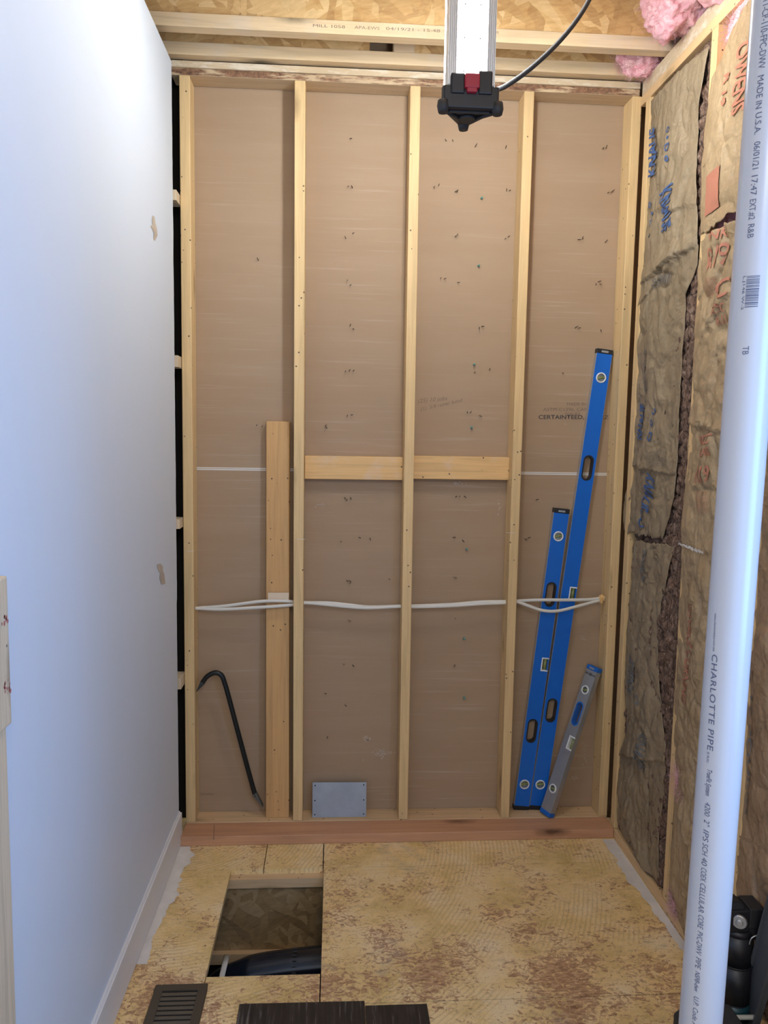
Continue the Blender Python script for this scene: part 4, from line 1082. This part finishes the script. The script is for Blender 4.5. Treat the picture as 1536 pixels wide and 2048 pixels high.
# ================================================================ LEFT EDGE BOARDS
def lboard(name, lab, ps, y0, y1, z0, z1, mat):
    bm = BM(); hexa(bm, [(-.0118, y0, z0), (ps, y0, z0), (ps, y1, z0), (-.0118, y1, z0)], [(-.0118, y0, z1), (ps, y0, z1), (ps, y1, z1), (-.0118, y1, z1)])
    return tag(mk(name, bm, mat, origin=(0, y1, z0), bevel=.004), lab, 'lumber')
q = atX(20, 1300, .020); print('lb', q)
lboard('wood_block', 'weathered wood block with red stains fixed at the left edge of the photo', .020, q.y-.16, q.y, atX(17, 1150, .02).z, atX(26, 1445, .02).z, M['post'])
bm = BM(); rs = random.Random(3)
blk = bpy.data.objects['wood_block']
for _ in range(26):
    p_ = Vector((.0204, q.y - rs.uniform(.002, .03), atX(20, rs.choice((1232, 1240, 1362, 1368, 1374)) + rs.gauss(0, 5), .02).z)); r_ = rs.uniform(.001, .004)
    bm.faces.new([bm.verts.new(p_ + Vector((0, math.cos(a)*r_, math.sin(a)*r_*1.4))) for a in (0, 1.2, 2.4, 3.6, 4.9)])
child(mk('red_stain', bm, simple('red_stain', (0.42, 0.14, 0.12), 0.8)), blk)
q2 = atX(15, 1500, .006)
lboard('wood_post', 'tan wood post under the weathered block at the left edge', .006, q2.y-.13, q2.y, 0.0, atX(26, 1446, .02).z - .001, M['post'])

# ================================================================ THINGS ON THE FLOOR AT THE LOWER RIGHT

tb = Vector((1.69, -1.2, 0))
tl = wthing('cordless_tool', 'black cylindrical tool with silver dial standing upright behind the white pipe', 'tool', tb)
bm = BM()
for z0_, z1_, ra, rb in ((0, .11, .040, .043), (.15, .155, .043, .044), (.155, .26, .044, .044), (.26, .264, .047, .047), (.264, .345, .043, .043), (.345, .36, .043, .036)):
    tube(bm, [tb+Vector((0, 0, z0_)), tb+Vector((0, 0, z1_))], [ra, rb], 28)
wpart('body', bm, M['black'], tl)
bm = BM(); tube(bm, [tb+Vector((0, 0, .108)), tb+Vector((0, 0, .152))], [.0445, .0445], 28); wpart('teal_band', bm, simple('dark_teal_plastic', (.008, .05, .065), .4), tl)
bm = BM(); box(bm, tb.x-.05, tb.x+.018, tb.y-.032, tb.y+.035, .358, .42); hexa(bm, [(tb.x-.045, tb.y-.03, .42), (tb.x+.010, tb.y-.03, .42), (tb.x+.010, tb.y+.03, .42), (tb.x-.045, tb.y+.03, .42)], [(tb.x-.035, tb.y-.02, .438), (tb.x-.006, tb.y-.02, .438), (tb.x-.006, tb.y+.02, .438), (tb.x-.035, tb.y+.02, .438)])
wpart('head', bm, M['black'], tl, bevel=.004)
bm = BM(); box(bm, tb.x+.014, tb.x+.055, tb.y-.035, tb.y+.03, .37, .425); box(bm, tb.x-.0, tb.x+.048, tb.y-.03, tb.y+.03, .335, .372); wpart('battery', bm, M['blackr'], tl, bevel=.003)
bm = BM(); dv = (CAM-(tb+Vector((0, 0, .33)))); dv.z = 0; dv.normalize(); cc = tb+Vector((-.014, -.034, .392))
tube(bm, [cc, cc+dv*.006], [.020, .017], 24); tube(bm, [cc+dv*.006, cc+dv*.011], [.010, .007], 16); wpart('dial', bm, M['alu'], tl)
bm = BM(); tube(bm, catmull([tb+Vector((.010, -.046, .335)), tb+Vector((.012, -.050, .355)), tb+Vector((.024, -.050, .362)), tb+Vector((.036, -.046, .360))], 5), .0018, 6); wpart('wire_clip', bm, M['alu'], tl)
bk = Vector((1.69, -1.36, 0))
bn = wthing('storage_case', 'dark grey case with cream rear edge at the lower right corner', 'case', bk)
bm = BM(); box(bm, 1.642, 1.738, -1.50, -1.274, 0, .130)
wpart('body', bm, M['greypl'], bn, bevel=.004)
bm = BM(); tube(bm, catmull([(1.645, -1.256, .143), (1.67, -1.256, .138), (1.70, -1.256, .137), (1.737, -1.256, .136)], 5), .0062, 10)
wpart('edge_trim', bm, M['rim'], bn, smooth=True)
a0 = Vector((1.727, -1.205, 0)); a1 = Vector((1.727, -1.33, .52))
gb = wthing('grey_board', 'dark grey channel board leaning along the right wall', 'board', a0)
bm = BM(); dd = (a1-a0).normalized(); pp2 = Vector((0, dd.z, -dd.y))*.036
xx = Vector((.012, 0, 0)); xs = Vector((.004, 0, 0))
z2 = Vector((0, 0, .03))
hexa(bm, [a0-xx*.5-pp2+z2, a0+xx*.5-pp2+z2, a0+xx*.5+pp2+z2, a0-xx*.5+pp2+z2], [a1-xx*.5-pp2, a1+xx*.5-pp2, a1+xx*.5+pp2, a1-xx*.5+pp2])
wpart('panel', bm, M['greypl'], gb)
bm = BM()
for sg in (-1, 1): hexa(bm, [a0-xx*1.1+pp2*sg+z2, a0-xx*.4+pp2*sg+z2, a0-xx*.4+pp2*sg*.88+z2, a0-xx*1.1+pp2*sg*.88+z2], [a1-xx*1.1+pp2*sg, a1-xx*.4+pp2*sg, a1-xx*.4+pp2*sg*.88, a1-xx*1.1+pp2*sg*.88])
wpart('lip', bm, M['greypl'], gb)
bg_ = Vector((1.53, -1.45, 0))
tbag = wthing('tool_bag', 'black tool bag on the floor peeking out left of the white pipe base', 'bag', bg_)
bm = BM(); hexa(bm, [(1.452, -1.56, 0), (1.60, -1.56, 0), (1.60, -1.35, 0), (1.452, -1.35, 0)], [(1.454, -1.55, .235), (1.60, -1.55, .235), (1.60, -1.35, .235), (1.454, -1.35, .235)])
hexa(bm, [(1.454, -1.55, .234), (1.60, -1.55, .234), (1.60, -1.35, .234), (1.454, -1.35, .234)], [(1.475, -1.53, .262), (1.59, -1.53, .262), (1.59, -1.36, .262), (1.475, -1.36, .262)])
wpart('body', bm, M['blackr'], tbag, bevel=.004)
for k in range(2):
    bm = BM(); tube(bm, catmull([Vector((1.451, -1.37-.05*k, .19)), Vector((1.457, -1.39-.05*k, .236)), Vector((1.475, -1.42-.05*k, .262)), Vector((1.50, -1.45-.05*k, .264))], 6), .0022, 6); wpart('strap', bm, M['greypl'], tbag)
